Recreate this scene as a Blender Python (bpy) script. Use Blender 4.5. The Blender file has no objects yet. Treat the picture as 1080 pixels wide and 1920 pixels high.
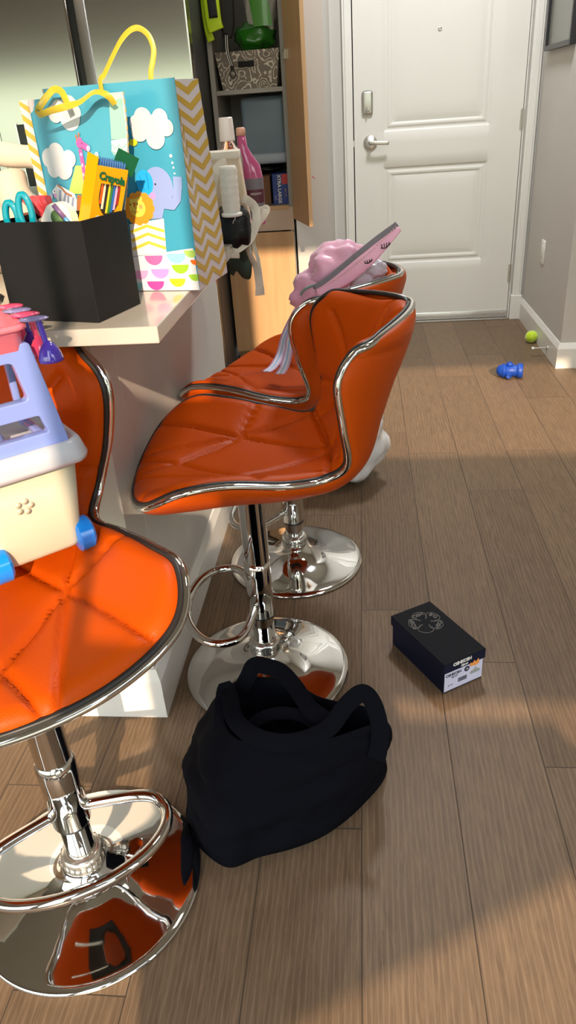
import bpy, bmesh, math, random
from mathutils import Vector, Matrix, noise
random.seed(7)
PI = math.pi
scene = bpy.context.scene
COL = scene.collection

# ------------------------------------------------------------ camera
cam_d = bpy.data.cameras.new('camera'); cam = bpy.data.objects.new('camera', cam_d); COL.objects.link(cam)
cam_d.sensor_fit = 'VERTICAL'; cam_d.sensor_height = 36.0; cam_d.lens = 36.0 * 1360 / 1920
cam_d.clip_start = 0.02; cam_d.clip_end = 100
rx = Vector((0.994163, 0.086656, -0.064277)); dn = Vector((-0.013778, -0.488905, -0.872228)); fw = Vector((-0.107009, 0.868022, -0.484857))
mat = Matrix((rx, -dn, -fw)).transposed().to_4x4(); mat.translation = Vector((0, 0, 1.21))
cam.matrix_world = mat
scene.camera = cam

# ------------------------------------------------------------ light
scene.view_settings.view_transform = 'Standard'; scene.view_settings.look = 'None'
scene.view_settings.gamma = 1.0; scene.view_settings.use_curve_mapping = False
scene.view_settings.exposure = -0.05
SUN_AZ, SUN_EL = math.radians(12.0), math.radians(26.0)
world = bpy.data.worlds.new('world'); scene.world = world; world.use_nodes = True
nt = world.node_tree; nt.nodes.clear()
out = nt.nodes.new('ShaderNodeOutputWorld'); bg = nt.nodes.new('ShaderNodeBackground')
tc = nt.nodes.new('ShaderNodeTexCoord'); sep = nt.nodes.new('ShaderNodeSeparateXYZ'); cr = nt.nodes.new('ShaderNodeValToRGB')
mr = nt.nodes.new('ShaderNodeMapRange'); mr.inputs['From Min'].default_value = -0.6; mr.inputs['From Max'].default_value = 0.9
nt.links.new(tc.outputs['Generated'], sep.inputs[0]); nt.links.new(sep.outputs['Z'], mr.inputs['Value']); nt.links.new(mr.outputs[0], cr.inputs[0])
e = cr.color_ramp.elements; e[0].position = 0.0; e[0].color = (0.16, 0.17, 0.15, 1); e[1].position = 1.0; e[1].color = (0.62, 0.78, 1.0, 1)
for p_, c_ in ((0.36, (0.24, 0.27, 0.20, 1)), (0.42, (0.44, 0.49, 0.33, 1)), (0.52, (0.75, 0.80, 0.70, 1)), (0.60, (0.95, 1.0, 1.05, 1))):
    k = e.new(p_); k.color = c_
nt.links.new(cr.outputs[0], bg.inputs[0]); nt.links.new(bg.outputs[0], out.inputs[0])
bg.inputs[1].default_value = 5.6
sd = bpy.data.lights.new('sun', 'SUN'); sun = bpy.data.objects.new('sun', sd); COL.objects.link(sun)
sd.energy = 7.0; sd.color = (1.0, 0.76, 0.53); sd.angle = math.radians(0.6)
sdir = Vector((-math.sin(SUN_AZ) * math.cos(SUN_EL), math.cos(SUN_AZ) * math.cos(SUN_EL), -math.sin(SUN_EL)))
sun.rotation_mode = 'QUATERNION'; sun.rotation_quaternion = sdir.to_track_quat('-Z', 'Y'); sun.location = (1, -3, 3)
def area(name, loc, sx, sy, power, color, target):
    d = bpy.data.lights.new(name, 'AREA'); o = bpy.data.objects.new(name, d); COL.objects.link(o)
    d.shape = 'RECTANGLE'; d.size = sx; d.size_y = sy; d.energy = power; d.color = color
    o.location = loc; o.rotation_mode = 'QUATERNION'; o.rotation_quaternion = (Vector(target) - Vector(loc)).to_track_quat('-Z', 'Y')
    return o
area('fill_light_kitchen', (-1.6, 2.2, 3.0), 1.0, 0.35, 14, (1.0, 0.86, 0.70), (-1.6, 2.2, 0))  # added fill over the kitchen, not a known fixture
area('fill_light_entry', (0.40, 3.3, 3.0), 0.35, 0.35, 58, (0.93, 0.96, 1.0), (0.40, 3.3, 0))  # added fill to brighten the door and entry, no fixture there
area('fill_light_hall', (0.9, 1.6, 3.0), 0.4, 0.4, 14, (1.0, 0.90, 0.78), (0.9, 1.9, 0))  # added fill that lifts the ambient level, invented source

# ------------------------------------------------------------ helpers
def lin(c):
    if isinstance(c, str):
        c = c.lstrip('#'); c = [int(c[i:i + 2], 16) / 255 for i in (0, 2, 4)]
        c = [x / 12.92 if x <= .04045 else ((x + .055) / 1.055) ** 2.4 for x in c]
    return (c[0], c[1], c[2], 1)
MATS = {}
def M(name, col=(.8, .8, .8), rough=.5, metal=0., bump=0., bscale=200., var=0., vscale=6., trans=0., coat=0., alpha=1., sheen=0., ior=1.45, stretch=(1, 1, 1), emit=None, spec=.5):
    if name in MATS: return MATS[name]
    m = bpy.data.materials.new(name); m.use_nodes = True; n = m.node_tree; b = n.nodes['Principled BSDF']
    c = lin(col); b.inputs['Base Color'].default_value = c
    b.inputs['Roughness'].default_value = rough; b.inputs['Metallic'].default_value = metal; b.inputs['IOR'].default_value = ior
    b.inputs['Transmission Weight'].default_value = trans; b.inputs['Coat Weight'].default_value = coat; b.inputs['Alpha'].default_value = alpha
    b.inputs['Sheen Weight'].default_value = sheen; b.inputs['Specular IOR Level'].default_value = spec
    if emit: b.inputs['Emission Color'].default_value = lin(emit); b.inputs['Emission Strength'].default_value = 1
    t = n.nodes.new('ShaderNodeTexCoord'); mp = n.nodes.new('ShaderNodeMapping'); mp.inputs['Scale'].default_value = stretch
    n.links.new(t.outputs['Object'], mp.inputs[0])
    if var > 0 or (bump == 0):
        v = max(var, .03); nz = n.nodes.new('ShaderNodeTexNoise'); nz.inputs['Scale'].default_value = vscale; nz.inputs['Detail'].default_value = 4
        n.links.new(mp.outputs[0], nz.inputs['Vector']); mx = n.nodes.new('ShaderNodeMix'); mx.data_type = 'RGBA'
        mx.inputs['A'].default_value = tuple(x * (1 - v) for x in c[:3]) + (1,); mx.inputs['B'].default_value = tuple(min(1, x * (1 + v)) for x in c[:3]) + (1,)
        n.links.new(nz.outputs['Fac'], mx.inputs['Factor']); n.links.new(mx.outputs['Result'], b.inputs['Base Color'])
    if bump > 0:
        nz = n.nodes.new('ShaderNodeTexNoise'); nz.inputs['Scale'].default_value = bscale; nz.inputs['Detail'].default_value = 3
        n.links.new(mp.outputs[0], nz.inputs['Vector']); bp = n.nodes.new('ShaderNodeBump'); bp.inputs['Strength'].default_value = bump; bp.inputs['Distance'].default_value = .002
        n.links.new(nz.outputs['Fac'], bp.inputs['Height']); n.links.new(bp.outputs[0], b.inputs['Normal'])
    MATS[name] = m; return m

def tag(o, label=None, cat=None, group=None, kind=None):
    if label: o['label'] = label
    if cat: o['category'] = cat
    if group: o['group'] = group
    if kind: o['kind'] = kind
    return o
def thing(name, label, cat, loc=(0, 0, 0), rz=0, group=None):
    o = bpy.data.objects.new(name, None); COL.objects.link(o); o.location = loc; o.rotation_euler = (0, 0, rz); o.empty_display_size = .05
    return tag(o, label, cat, group)
def obj(name, bm, mats, parent=None, smooth=True, label=None):
    me = bpy.data.meshes.new(name)
    bmesh.ops.recalc_face_normals(bm, faces=bm.faces)
    if smooth == 'auto':
        for ed in bm.edges:
            if len(ed.link_faces) == 2 and ed.calc_face_angle(0) > .6: ed.smooth = False
    for f in bm.faces: f.smooth = bool(smooth)
    bm.to_mesh(me); bm.free()
    for m in (mats if isinstance(mats, (list, tuple)) else [mats]): me.materials.append(m)
    o = bpy.data.objects.new(name, me); COL.objects.link(o)
    if parent: o.parent = parent
    if label: o['label'] = label
    return o
def pmesh(name, verts, faces, mats, parent=None, smooth=True, label=None, midx=None):
    bm = bmesh.new(); vs = [bm.verts.new(v) for v in verts]
    for i, f in enumerate(faces):
        try:
            ff = bm.faces.new([vs[j] for j in f])
            if midx: ff.material_index = midx[i]
        except ValueError: pass
    return obj(name, bm, mats, parent, smooth, label)
def box(bm, x0, x1, y0, y1, z0, z1, bev=0., mi=0, mtx=None, seg=2):
    r = bmesh.ops.create_cube(bm, size=1.0); vs = r['verts']
    for v in vs: v.co = Vector(((x0 + x1) / 2 + v.co.x * (x1 - x0), (y0 + y1) / 2 + v.co.y * (y1 - y0), (z0 + z1) / 2 + v.co.z * (z1 - z0)))
    fs = set(f for v in vs for f in v.link_faces)
    for f in fs: f.material_index = mi
    if bev > 0:
        es = list(set(e_ for v in vs for e_ in v.link_edges))
        r = bmesh.ops.bevel(bm, geom=es, offset=bev, segments=seg, affect='EDGES', profile=.5)
        vs = list(set(v for f in r['faces'] for v in f.verts) | set(v for v in vs if v.is_valid))
        for f in r['faces']: f.material_index = mi
    if mtx:
        for v in vs: v.co = mtx @ v.co
    return vs
def bx(*a, **k):
    bm = bmesh.new(); box(bm, *a, **k); return bm
def lathe(bm, prof, seg=48, c=(0, 0, 0), mi=0, axis='z', mtx=None):
    rings = []
    allv = []
    for r, z in prof:
        ring = []
        for i in range(seg):
            a = 2 * PI * i / seg
            if axis == 'z': p = Vector((c[0] + r * math.cos(a), c[1] + r * math.sin(a), c[2] + z))
            elif axis == 'y': p = Vector((c[0] + r * math.cos(a), c[1] + z, c[2] + r * math.sin(a)))
            else: p = Vector((c[0] + z, c[1] + r * math.cos(a), c[2] + r * math.sin(a)))
            if mtx: p = mtx @ p
            ring.append(bm.verts.new(p))
        rings.append(ring); allv += ring
    for a, b in zip(rings, rings[1:]):
        for i in range(seg):
            f = bm.faces.new((a[i], a[(i + 1) % seg], b[(i + 1) % seg], b[i])); f.material_index = mi
    for rg, flip in ((rings[0], True), (rings[-1], False)):
        try: f = bm.faces.new(list(reversed(rg)) if flip else rg); f.material_index = mi
        except ValueError: pass
    return allv
def smoothpath(pts, n=8, closed=False):
    P = [Vector(p) for p in pts]
    if closed: Q = [P[-1]] + P + [P[0], P[1]]
    else: Q = [P[0] * 2 - P[1]] + P + [P[-1] * 2 - P[-2]]
    o = []
    for i in range(1, len(Q) - 2):
        a, b, c, d = Q[i - 1:i + 3]
        for k in range(n):
            t = k / n; o.append(.5 * ((2 * b) + (c - a) * t + (2 * a - 5 * b + 4 * c - d) * t * t + (3 * b - a - 3 * c + d) * t ** 3))
    if not closed: o.append(P[-1].copy())
    return o
def sweep(bm, path, r=.01, seg=10, closed=False, flat=None, up=None, mi=0, rfun=None):
    """tube (or flat ribbon section: flat=(half width, half thickness)) along a path"""
    n = len(path); rings = []
    prev = None
    for i, p in enumerate(path):
        if closed: t = (path[(i + 1) % n] - path[(i - 1) % n])
        else: t = path[min(i + 1, n - 1)] - path[max(i - 1, 0)]
        t = t.normalized() if t.length > 1e-9 else Vector((0, 0, 1))
        if up is not None:
            u = Vector(up[i]) if isinstance(up, list) else Vector(up); u = (u - t * u.dot(t)); u = u.normalized() if u.length > 1e-5 else t.orthogonal().normalized()
        elif prev is None: u = t.orthogonal().normalized()
        else:
            u = prev - t * prev.dot(t); u = u.normalized() if u.length > 1e-6 else t.orthogonal().normalized()
        prev = u; w = t.cross(u)
        ring = []
        k_ = rfun(i / max(1, n - 1)) if rfun else 1
        for j in range(seg):
            a = 2 * PI * j / seg
            if flat:
                ca, sa = math.cos(a), math.sin(a)
                ca = math.copysign(abs(ca) ** .5, ca); sa = math.copysign(abs(sa) ** .5, sa)
                ring.append(bm.verts.new(p + w * ca * flat[0] * k_ + u * sa * flat[1]))
            else: ring.append(bm.verts.new(p + (w * math.cos(a) + u * math.sin(a)) * r * k_))
        rings.append(ring)
    m = n if closed else n - 1
    for i in range(m):
        a, b = rings[i], rings[(i + 1) % n]
        for j in range(seg):
            f = bm.faces.new((a[j], a[(j + 1) % seg], b[(j + 1) % seg], b[j])); f.material_index = mi
    if not closed:
        for rg in (rings[0][::-1], rings[-1]):
            f = bm.faces.new(rg); f.material_index = mi
def prism(bm, poly, d0, d1, frame=None, mi=0):
    """polygon (x,z) extruded along y from d0 to d1"""
    a = [bm.verts.new(Vector((x, d0, z))) for x, z in poly]; b = [bm.verts.new(Vector((x, d1, z))) for x, z in poly]
    fs = [bm.faces.new(a), bm.faces.new(b[::-1])]
    for i in range(len(a)):
        j = (i + 1) % len(a); fs.append(bm.faces.new((a[i], b[i], b[j], a[j])))
    for f in fs: f.material_index = mi
    if frame:
        for v in a + b: v.co = frame @ v.co
    return a + b
def loft(bm, rings, cap0=True, cap1=True, mi=0):
    R = [[bm.verts.new(p) for p in r] for r in rings]
    n = len(R[0])
    for a, b in zip(R, R[1:]):
        for i in range(n):
            f = bm.faces.new((a[i], a[(i + 1) % n], b[(i + 1) % n], b[i])); f.material_index = mi
    if cap0: bm.faces.new(R[0][::-1]).material_index = mi
    if cap1: bm.faces.new(R[-1]).material_index = mi
def text(name, s, size, mtx, m, parent, depth=.0003, shear=0, bold=0.0, align='CENTER', spacing=1.0):
    cu = bpy.data.curves.new(name, 'FONT'); cu.body = s; cu.size = size; cu.extrude = depth; cu.align_x = align; cu.align_y = 'CENTER'
    cu.shear = shear; cu.offset = bold; cu.space_character = spacing; cu.resolution_u = 3
    t_ = bpy.data.objects.new(name + '_tmp', cu); COL.objects.link(t_)
    dg = bpy.context.evaluated_depsgraph_get(); me = bpy.data.meshes.new_from_object(t_.evaluated_get(dg)); me.name = name
    bpy.data.objects.remove(t_); bpy.data.curves.remove(cu)
    me.transform(mtx); me.materials.clear(); me.materials.append(m)
    o = bpy.data.objects.new(name, me); COL.objects.link(o); o.parent = parent
    return o
def frame(o, x, y):  # matrix from origin, x axis and y axis (text plane)
    o, x, y = Vector(o), Vector(x).normalized(), Vector(y).normalized(); z = x.cross(y).normalized(); y = z.cross(x)
    m = Matrix((x, y, z)).transposed().to_4x4(); m.translation = o; return m
def sub(o, levels=1):
    md = o.modifiers.new('subdivision', 'SUBSURF'); md.levels = levels; md.render_levels = levels; return o

def rescale(t, k):
    """make a finished thing k times as large about its own base"""
    for c in t.children:
        c.location = c.location * k; 
        if c.type == 'MESH': c.data.transform(Matrix.Scale(k, 4))
        rescale(c, k)

# ------------------------------------------------------------ materials
m_wall = M('painted_wall', '#bfbab3', .75, bump=.15, bscale=350, var=.03, vscale=3)
m_ceil = M('ceiling_paint', '#b9b4aa', .9, bump=.1, bscale=200)
m_trim = M('trim_paint', '#dedbd3', .35, var=.02)
m_door = M('door_paint', '#dcd9d0', .42, var=.025, vscale=2)
m_chrome = M('chrome', (.68, .67, .645), .045, 1.0)
m_brush = M('brushed_nickel', (.62, .60, .56), .28, 1.0, bump=.2, bscale=500)
m_blackp = M('black_plastic', (.012, .012, .013), .35)
m_dark = M('dark_gap', (.01, .01, .01), .8)
m_slab = M('white_quartz', '#b6b1a7', .16, var=.03, vscale=18, coat=.3)
m_white = M('white_plastic', '#e6e4de', .3)
m_orange = M('orange_leatherette', (.47, .060, .001), .42, bump=.22, bscale=420, var=.05, vscale=5, spec=.13)

def floor_material():
    m = bpy.data.materials.new('oak_planks'); m.use_nodes = True; n = m.node_tree; N = n.nodes; L = n.links; b = N['Principled BSDF']
    def math_(op, a, b_=None, c=None):
        q = N.new('ShaderNodeMath'); q.operation = op
        for i, v in enumerate((a, b_, c)):
            if v is None: continue
            if isinstance(v, (int, float)): q.inputs[i].default_value = v
            else: L.new(v, q.inputs[i])
        return q.outputs[0]
    tc_ = N.new('ShaderNodeTexCoord'); sp = N.new('ShaderNodeSeparateXYZ'); L.new(tc_.outputs['Object'], sp.inputs[0])
    W, LEN = .1865, 1.22
    u = math_('DIVIDE', math_('ADD', sp.outputs['X'], .0165), W); k = math_('FLOOR', u); fu = math_('FRACT', u)
    # offset of the end joints, one entry per plank column
    ramp = N.new('ShaderNodeValToRGB'); ramp.color_ramp.interpolation = 'CONSTANT'
    known = {-1: .92, 0: .39, 1: .18, 2: 1.08, 3: .19 + 0.0, 4: .75, -2: .3, -3: .6, -4: 1.0, -5: .1, 5: .5, 6: 1.1, -6: .8, 7: .3}
    es = ramp.color_ramp.elements; ks = sorted(known)
    for i, kk in enumerate(ks):
        pos = (kk + 10 - .5) / 20
        if i < 2: el = es[i]; el.position = pos
        else: el = es.new(pos)
        v = known[kk] / LEN; el.color = (v, v, v, 1)
    L.new(math_('DIVIDE', math_('ADD', k, 10.0), 20.0), ramp.inputs[0])
    v = math_('SUBTRACT', math_('DIVIDE', sp.outputs['Y'], LEN), math_('POWER', ramp.outputs[0], 1.0)); row = math_('FLOOR', v); fv = math_('FRACT', v)
    # gaps
    du = math_('MULTIPLY', math_('MINIMUM', fu, math_('SUBTRACT', 1.0, fu)), W); dv = math_('MULTIPLY', math_('MINIMUM', fv, math_('SUBTRACT', 1.0, fv)), LEN)
    gap = math_('MINIMUM', du, dv); gm = N.new('ShaderNodeMapRange'); gm.inputs['From Min'].default_value = .0004; gm.inputs['From Max'].default_value = .0016; L.new(gap, gm.inputs['Value'])
    # plank id
    cid = N.new('ShaderNodeCombineXYZ'); L.new(k, cid.inputs[0]); L.new(row, cid.inputs[1]); wn = N.new('ShaderNodeTexWhiteNoise'); wn.noise_dimensions = '2D'; L.new(cid.outputs[0], wn.inputs['Vector'])
    # grain
    off = math_('MULTIPLY', wn.outputs['Value'], 37.0)
    gv = N.new('ShaderNodeCombineXYZ'); L.new(math_('ADD', sp.outputs['X'], off), gv.inputs[0]); L.new(math_('MULTIPLY', sp.outputs['Y'], .10), gv.inputs[1]); L.new(off, gv.inputs[2])
    g1 = N.new('ShaderNodeTexNoise'); g1.inputs['Scale'].default_value = 110; g1.inputs['Detail'].default_value = 5; g1.inputs['Roughness'].default_value = .65; g1.inputs['Distortion'].default_value = .7; L.new(gv.outputs[0], g1.inputs['Vector'])
    gv2 = N.new('ShaderNodeCombineXYZ'); L.new(math_('ADD', sp.outputs['X'], off), gv2.inputs[0]); L.new(math_('MULTIPLY', sp.outputs['Y'], .16), gv2.inputs[1]); L.new(off, gv2.inputs[2])
    wv = N.new('ShaderNodeTexWave'); wv.wave_type = 'BANDS'; wv.bands_direction = 'X'; wv.inputs['Scale'].default_value = 30; wv.inputs['Distortion'].default_value = 9; wv.inputs['Detail'].default_value = 3; wv.inputs['Detail Scale'].default_value = .55; L.new(gv2.outputs[0], wv.inputs['Vector'])
    g2 = N.new('ShaderNodeTexNoise'); g2.inputs['Scale'].default_value = 300; g2.inputs['Detail'].default_value = 2; L.new(gv.outputs[0], g2.inputs['Vector'])
    c1 = N.new('ShaderNodeValToRGB'); L.new(g1.outputs['Fac'], c1.inputs[0]); q = c1.color_ramp.elements
    q[0].position = .30; q[0].color = (.112, .070, .040, 1); q[1].position = .70; q[1].color = (.184, .119, .068, 1)
    wr = N.new('ShaderNodeMapRange'); wr.inputs['From Min'].default_value = .66; wr.inputs['From Max'].default_value = 1.0; L.new(wv.outputs['Fac'], wr.inputs['Value'])
    mx = N.new('ShaderNodeMix'); mx.data_type = 'RGBA'; L.new(math_('MULTIPLY', wr.outputs[0], .26), mx.inputs['Factor']); L.new(c1.outputs[0], mx.inputs['A']); mx.inputs['B'].default_value = (.28, .20, .13, 1)
    hs = N.new('ShaderNodeHueSaturation'); L.new(mx.outputs['Result'], hs.inputs['Color'])
    vr = N.new('ShaderNodeMapRange'); vr.inputs['To Min'].default_value = .86; vr.inputs['To Max'].default_value = 1.12; L.new(wn.outputs['Value'], vr.inputs['Value'])
    g3 = N.new('ShaderNodeMapRange'); g3.inputs['To Min'].default_value = .86; g3.inputs['To Max'].default_value = 1.14; L.new(g2.outputs['Fac'], g3.inputs['Value'])
    L.new(math_('MULTIPLY', vr.outputs[0], g3.outputs[0]), hs.inputs['Value'])
    mg = N.new('ShaderNodeMix'); mg.data_type = 'RGBA'; L.new(gm.outputs[0], mg.inputs['Factor']); mg.inputs['A'].default_value = (.05, .037, .028, 1); L.new(hs.outputs[0], mg.inputs['B'])
    L.new(mg.outputs['Result'], b.inputs['Base Color'])
    rr = N.new('ShaderNodeMapRange'); b.inputs['Specular IOR Level'].default_value = .22; rr.inputs['To Min'].default_value = .40; rr.inputs['To Max'].default_value = .58; L.new(g1.outputs['Fac'], rr.inputs['Value']); L.new(rr.outputs[0], b.inputs['Roughness'])
    hb = math_('ADD', math_('MULTIPLY', g1.outputs['Fac'], .25), gm.outputs[0]); bp = N.new('ShaderNodeBump'); bp.inputs['Strength'].default_value = .35; bp.inputs['Distance'].default_value = .0015
    L.new(hb, bp.inputs['Height']); L.new(bp.outputs[0], b.inputs['Normal'])
    return m
m_floor = floor_material()
def wood_material(name, base, base2):
    m = bpy.data.materials.new(name); m.use_nodes = True; N = m.node_tree.nodes; L = m.node_tree.links; b = N['Principled BSDF']
    t = N.new('ShaderNodeTexCoord'); mp = N.new('ShaderNodeMapping'); mp.inputs['Scale'].default_value = (9, 9, .8); L.new(t.outputs['Object'], mp.inputs[0])
    nz = N.new('ShaderNodeTexNoise'); nz.inputs['Scale'].default_value = 4; nz.inputs['Detail'].default_value = 5; L.new(mp.outputs[0], nz.inputs['Vector'])
    c = N.new('ShaderNodeValToRGB'); c.color_ramp.elements[0].position = .3; c.color_ramp.elements[1].position = .75
    c.color_ramp.elements[0].color = lin(base); c.color_ramp.elements[1].color = lin(base2); L.new(nz.outputs['Fac'], c.inputs[0]); L.new(c.outputs[0], b.inputs['Base Color'])
    b.inputs['Roughness'].default_value = .42; MATS[name] = m; return m
m_maple = wood_material('maple_laminate', '#bd9368', '#c8a278')

# ------------------------------------------------------------ room
def struct(name, bm, m, smooth=False, **k):
    o = obj(name, bm, m, None, smooth); o['kind'] = 'structure'; return o
struct('floor', bx(-5.4, 2.8, -.95, 4.9, -.05, 0), m_floor)
struct('ceiling', bx(-5.4, 2.8, -.95, 4.9, 3.05, 3.1), m_ceil)
struct('wall_left', bx(-5.5, -5.4, -.95, 4.3, 0, 3.05), m_wall)
struct('wall_kitchen', bx(-5.4, -.69, 4.2, 4.3, 0, 3.05), m_wall)
struct('wall_hall_left', bx(-.320, -.158, 3.78, 4.56, 0, 3.05), m_wall)
struct('wall_hall_right', bx(.957, 1.07, 3.60, 4.56, 0, 3.05, bev=.004), m_wall)
struct('wall_right_near', bx(1.07, 2.8, 3.60, 3.7, 0, 3.05), m_wall)
struct('wall_right', bx(2.8, 2.9, -.95, 3.7, 0, 3.05), m_wall)
# wall with the entrance door
bm = bmesh.new(); box(bm, -.16, -.048, 4.575, 4.72, 0, 3.05); box(bm, .882, 1.07, 4.575, 4.72, 0, 3.05); box(bm, -.048, .882, 4.575, 4.72, 2.06, 3.05)
struct('wall_far', bm, m_wall)
# unseen rear wall added as a sun mask, openings shaped to throw the lit patches
OPEN = [(-5.0, -.72, .25, 1.62), (-.60, -.02, .30, 2.95), (-.02, .20, 1.45, 1.68), (-.02, .20, 1.88, 2.60), (.14, 1.20, .04, 1.03), (.53, .86, 1.075, 1.13), (.86, 1.20, 1.045, 1.13), (.80, 1.98, 1.76, 2.33), (.43, .86, 2.45, 2.97), (2.08, 2.72, .25, 2.6)]
xs = sorted(set([-5.5, 2.9] + [v for o_ in OPEN for v in o_[:2]])); zs = sorted(set([0, 3.05] + [v for o_ in OPEN for v in o_[2:]]))
bm = bmesh.new()
for i in range(len(xs) - 1):
    run = None
    for j in range(len(zs) - 1):
        cx, cz = (xs[i] + xs[i + 1]) / 2, (zs[j] + zs[j + 1]) / 2
        op = any(a < cx < b and c < cz < d for a, b, c, d in OPEN)
        if not op and run is None: run = zs[j]
        if op and run is not None: box(bm, xs[i], xs[i + 1], -1.0, -.95, run, zs[j]); run = None
    if run is not None: box(bm, xs[i], xs[i + 1], -1.0, -.95, run, zs[-1])
prism(bm, [(.14, .765), (1.20, 1.03), (.14, 1.03)], -1.0, -.95)  # slanted filler added to give the near floor patch its diagonal edge
struct('wall_rear_sun_mask', bm, m_wall)
for i, (a, b, c, d) in enumerate(OPEN):
    if d - c < .12: continue
    bm = bmesh.new(); t = .012
    box(bm, a, a + t, -.985, -.965, c, d); box(bm, b - t, b, -.985, -.965, c, d); box(bm, a + t, b - t, -.985, -.965, c, c + t); box(bm, a + t, b - t, -.985, -.965, d - t, d)
    struct('window_%d' % (i + 1), bm, m_trim)  # frames lining the made-up light openings
# baseboards
def base(name, pts, h=.115, t=.014):
    bm = bmesh.new()
    prof = [(0, 0), (t, 0), (t, h * .78), (t * .75, h * .86), (t * .45, h * .95), (t * .3, h), (0, h)]
    P = [Vector(p) for p in pts]; rings = []
    for i, p in enumerate(P):
        d0 = (P[i] - P[i - 1]).normalized() if i else (P[1] - P[0]).normalized(); d1 = (P[i + 1] - P[i]).normalized() if i < len(P) - 1 else d0
        n0 = Vector((d0.y, -d0.x)); n1 = Vector((d1.y, -d1.x)); nn = (n0 + n1).normalized(); s = 1 / max(.3, nn.dot(n0))
        rings.append([Vector((p.x + nn.x * s * a, p.y + nn.y * s * a, b)) for a, b in prof])
    loft(bm, rings); return struct(name, bm, m_trim)
base('baseboard_right', [(.957, 4.555), (.957, 3.60), (2.8, 3.60)], h=.125)
base('baseboard_left', [(-.318, 3.78), (-.158, 3.78), (-.158, 4.56)])
# door casing, jamb, plinth, threshold
bm = bmesh.new()
for s, x0, x1 in ((-1, -.092, -.045), (1, .892, .945)):
    box(bm, x0, x1, 4.552, 4.575, .0 if s < 0 else .145, 2.11, bev=.003)
    box(bm, x0 + .012, x1 - .012, 4.546, 4.552, .0 if s < 0 else .145, 2.10, bev=.002)
box(bm, -.092, .945, 4.552, 4.575, 2.062, 2.11, bev=.003)
struct('trim_1', bm, m_trim)
struct('trim_2', bx(.884, .950, 4.535, 4.575, 0, .145, bev=.004), m_trim)
bm = bmesh.new(); box(bm, -.048, -.042, 4.56, 4.66, 0, 2.06); box(bm, .875, .882, 4.56, 4.66, 0, 2.06); box(bm, -.048, .882, 4.56, 4.66, 2.052, 2.06)
struct('trim_3', bm, m_trim)
struct('trim_4', bx(-.042, .878, 4.545, 4.70, 0.0, .010, bev=.003), M('threshold_metal', (.42, .39, .34), .45, .6))
struct('gap_shade_sheet', bx(-.2, 1.1, 4.72, 4.74, 0, 3.05), m_dark)  # near-black sheet behind the door, standing in for shade in its gaps
# ---- entrance door
door = bpy.data.objects.new('door_1', None); COL.objects.link(door); door.location = (-.036, 4.568, 0); door['kind'] = 'structure'
DW = .908
def door_slab():
    bm = bmesh.new()
    def h(x, z):
        y = 0.
        for (x0, x1, z0, z1) in ((.161, .737, 1.051, 1.93), (.161, .737, .345, .874)):
            d = min(x - x0, x1 - x, z - z0, z1 - z)
            if d > 0:
                if d < .009: y = max(y, .006 * d / .009)
                elif d < .020: y = .006
                elif d < .026: y = .006 - .003 * (d - .020) / .006
                elif d < .036: y = .003
                elif d < .046: y = .003 + .005 * (d - .036) / .010
                else: y = .008 - .005 * min(1, (d - .046) / .03)
        return y
    def ticks(L, pts):
        s = {0., L}
        for a, sg in pts:
            for d in (0, .003, .006, .009, .0145, .020, .023, .026, .031, .036, .041, .046, .056, .066, .076): s.add(round(a + sg * d, 4))
        s = sorted(s); o = [s[0]]
        for v in s[1:]:
            while v - o[-1] > .08: o.append(o[-1] + .06)
            o.append(v)
        return o
    X = ticks(DW, ((.161, 1), (.737, -1))); Z = ticks(2.04, ((1.051, 1), (1.93, -1), (.345, 1), (.874, -1)))
    V = [[bm.verts.new((x, h(x, z), z + .012)) for x in X] for z in Z]
    for j in range(len(Z) - 1):
        for i in range(len(X) - 1): bm.faces.new((V[j][i], V[j][i + 1], V[j + 1][i + 1], V[j + 1][i]))
    box(bm, 0, DW, .0095, .044, .012, 2.052)
    return bm
obj('door_panel', door_slab(), m_door, door, 'auto')
bm = bmesh.new(); box(bm, .0, DW - .004, -.007, 0.0, .016, .056, bev=.002); obj('door_sweep', bm, M('sweep_metal', (.72, .71, .68), .35, .7), door)
bm = bmesh.new()
for i in range(9): lathe(bm, [(.0035, 0), (.0035, -.002), (.001, -.003)], 12, (.05 + i * .103, -.007, .036), axis='y')
obj('screw', bm, m_brush, door)
# hinges
for z in (1.08, .27, 1.85):
    bm = bmesh.new(); lathe(bm, [(.006, -.05), (.006, .05)], 14, (DW + .003, -.004, z)); lathe(bm, [(.0045, -.056), (.0045, .056)], 14, (DW + .003, -.004, z)); box(bm, DW - .012, DW + .004, -.003, .001, z - .05, z + .05)
    obj('hinge', bm, m_brush, door, 'auto')
# deadbolt
bm = bmesh.new(); box(bm, .045, .103, -.016, 0, 1.152, 1.268, bev=.012, seg=4); lb = obj('deadbolt', bm, m_brush, door)
bm = bmesh.new(); lathe(bm, [(.012, 0), (.012, -.004), (.009, -.006)], 24, (.074, -.016, 1.175), axis='y'); box(bm, .0705, .0775, -.034, -.020, 1.163, 1.190, bev=.003); obj('turn_piece', bm, m_chrome, lb)
bm = bmesh.new(); lathe(bm, [(.0, -.010), (.034, -.010), (.038, -.006), (.038, 0)], 40, (.088, 0, 1.015), axis='y'); rose = obj('rose', bm, m_brush, door)
bm = bmesh.new(); lathe(bm, [(.012, 0), (.011, -.045)], 20, (.088, -.01, 1.015), axis='y')
sweep(bm, smoothpath([(.082, -.050, 1.015), (.11, -.053, 1.015), (.15, -.052, 1.012), (.188, -.048, 1.010)], 6), flat=(.0095, .006), seg=16, up=(0, 1, 0)); obj('lever_handle', bm, m_brush, rose)
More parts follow.
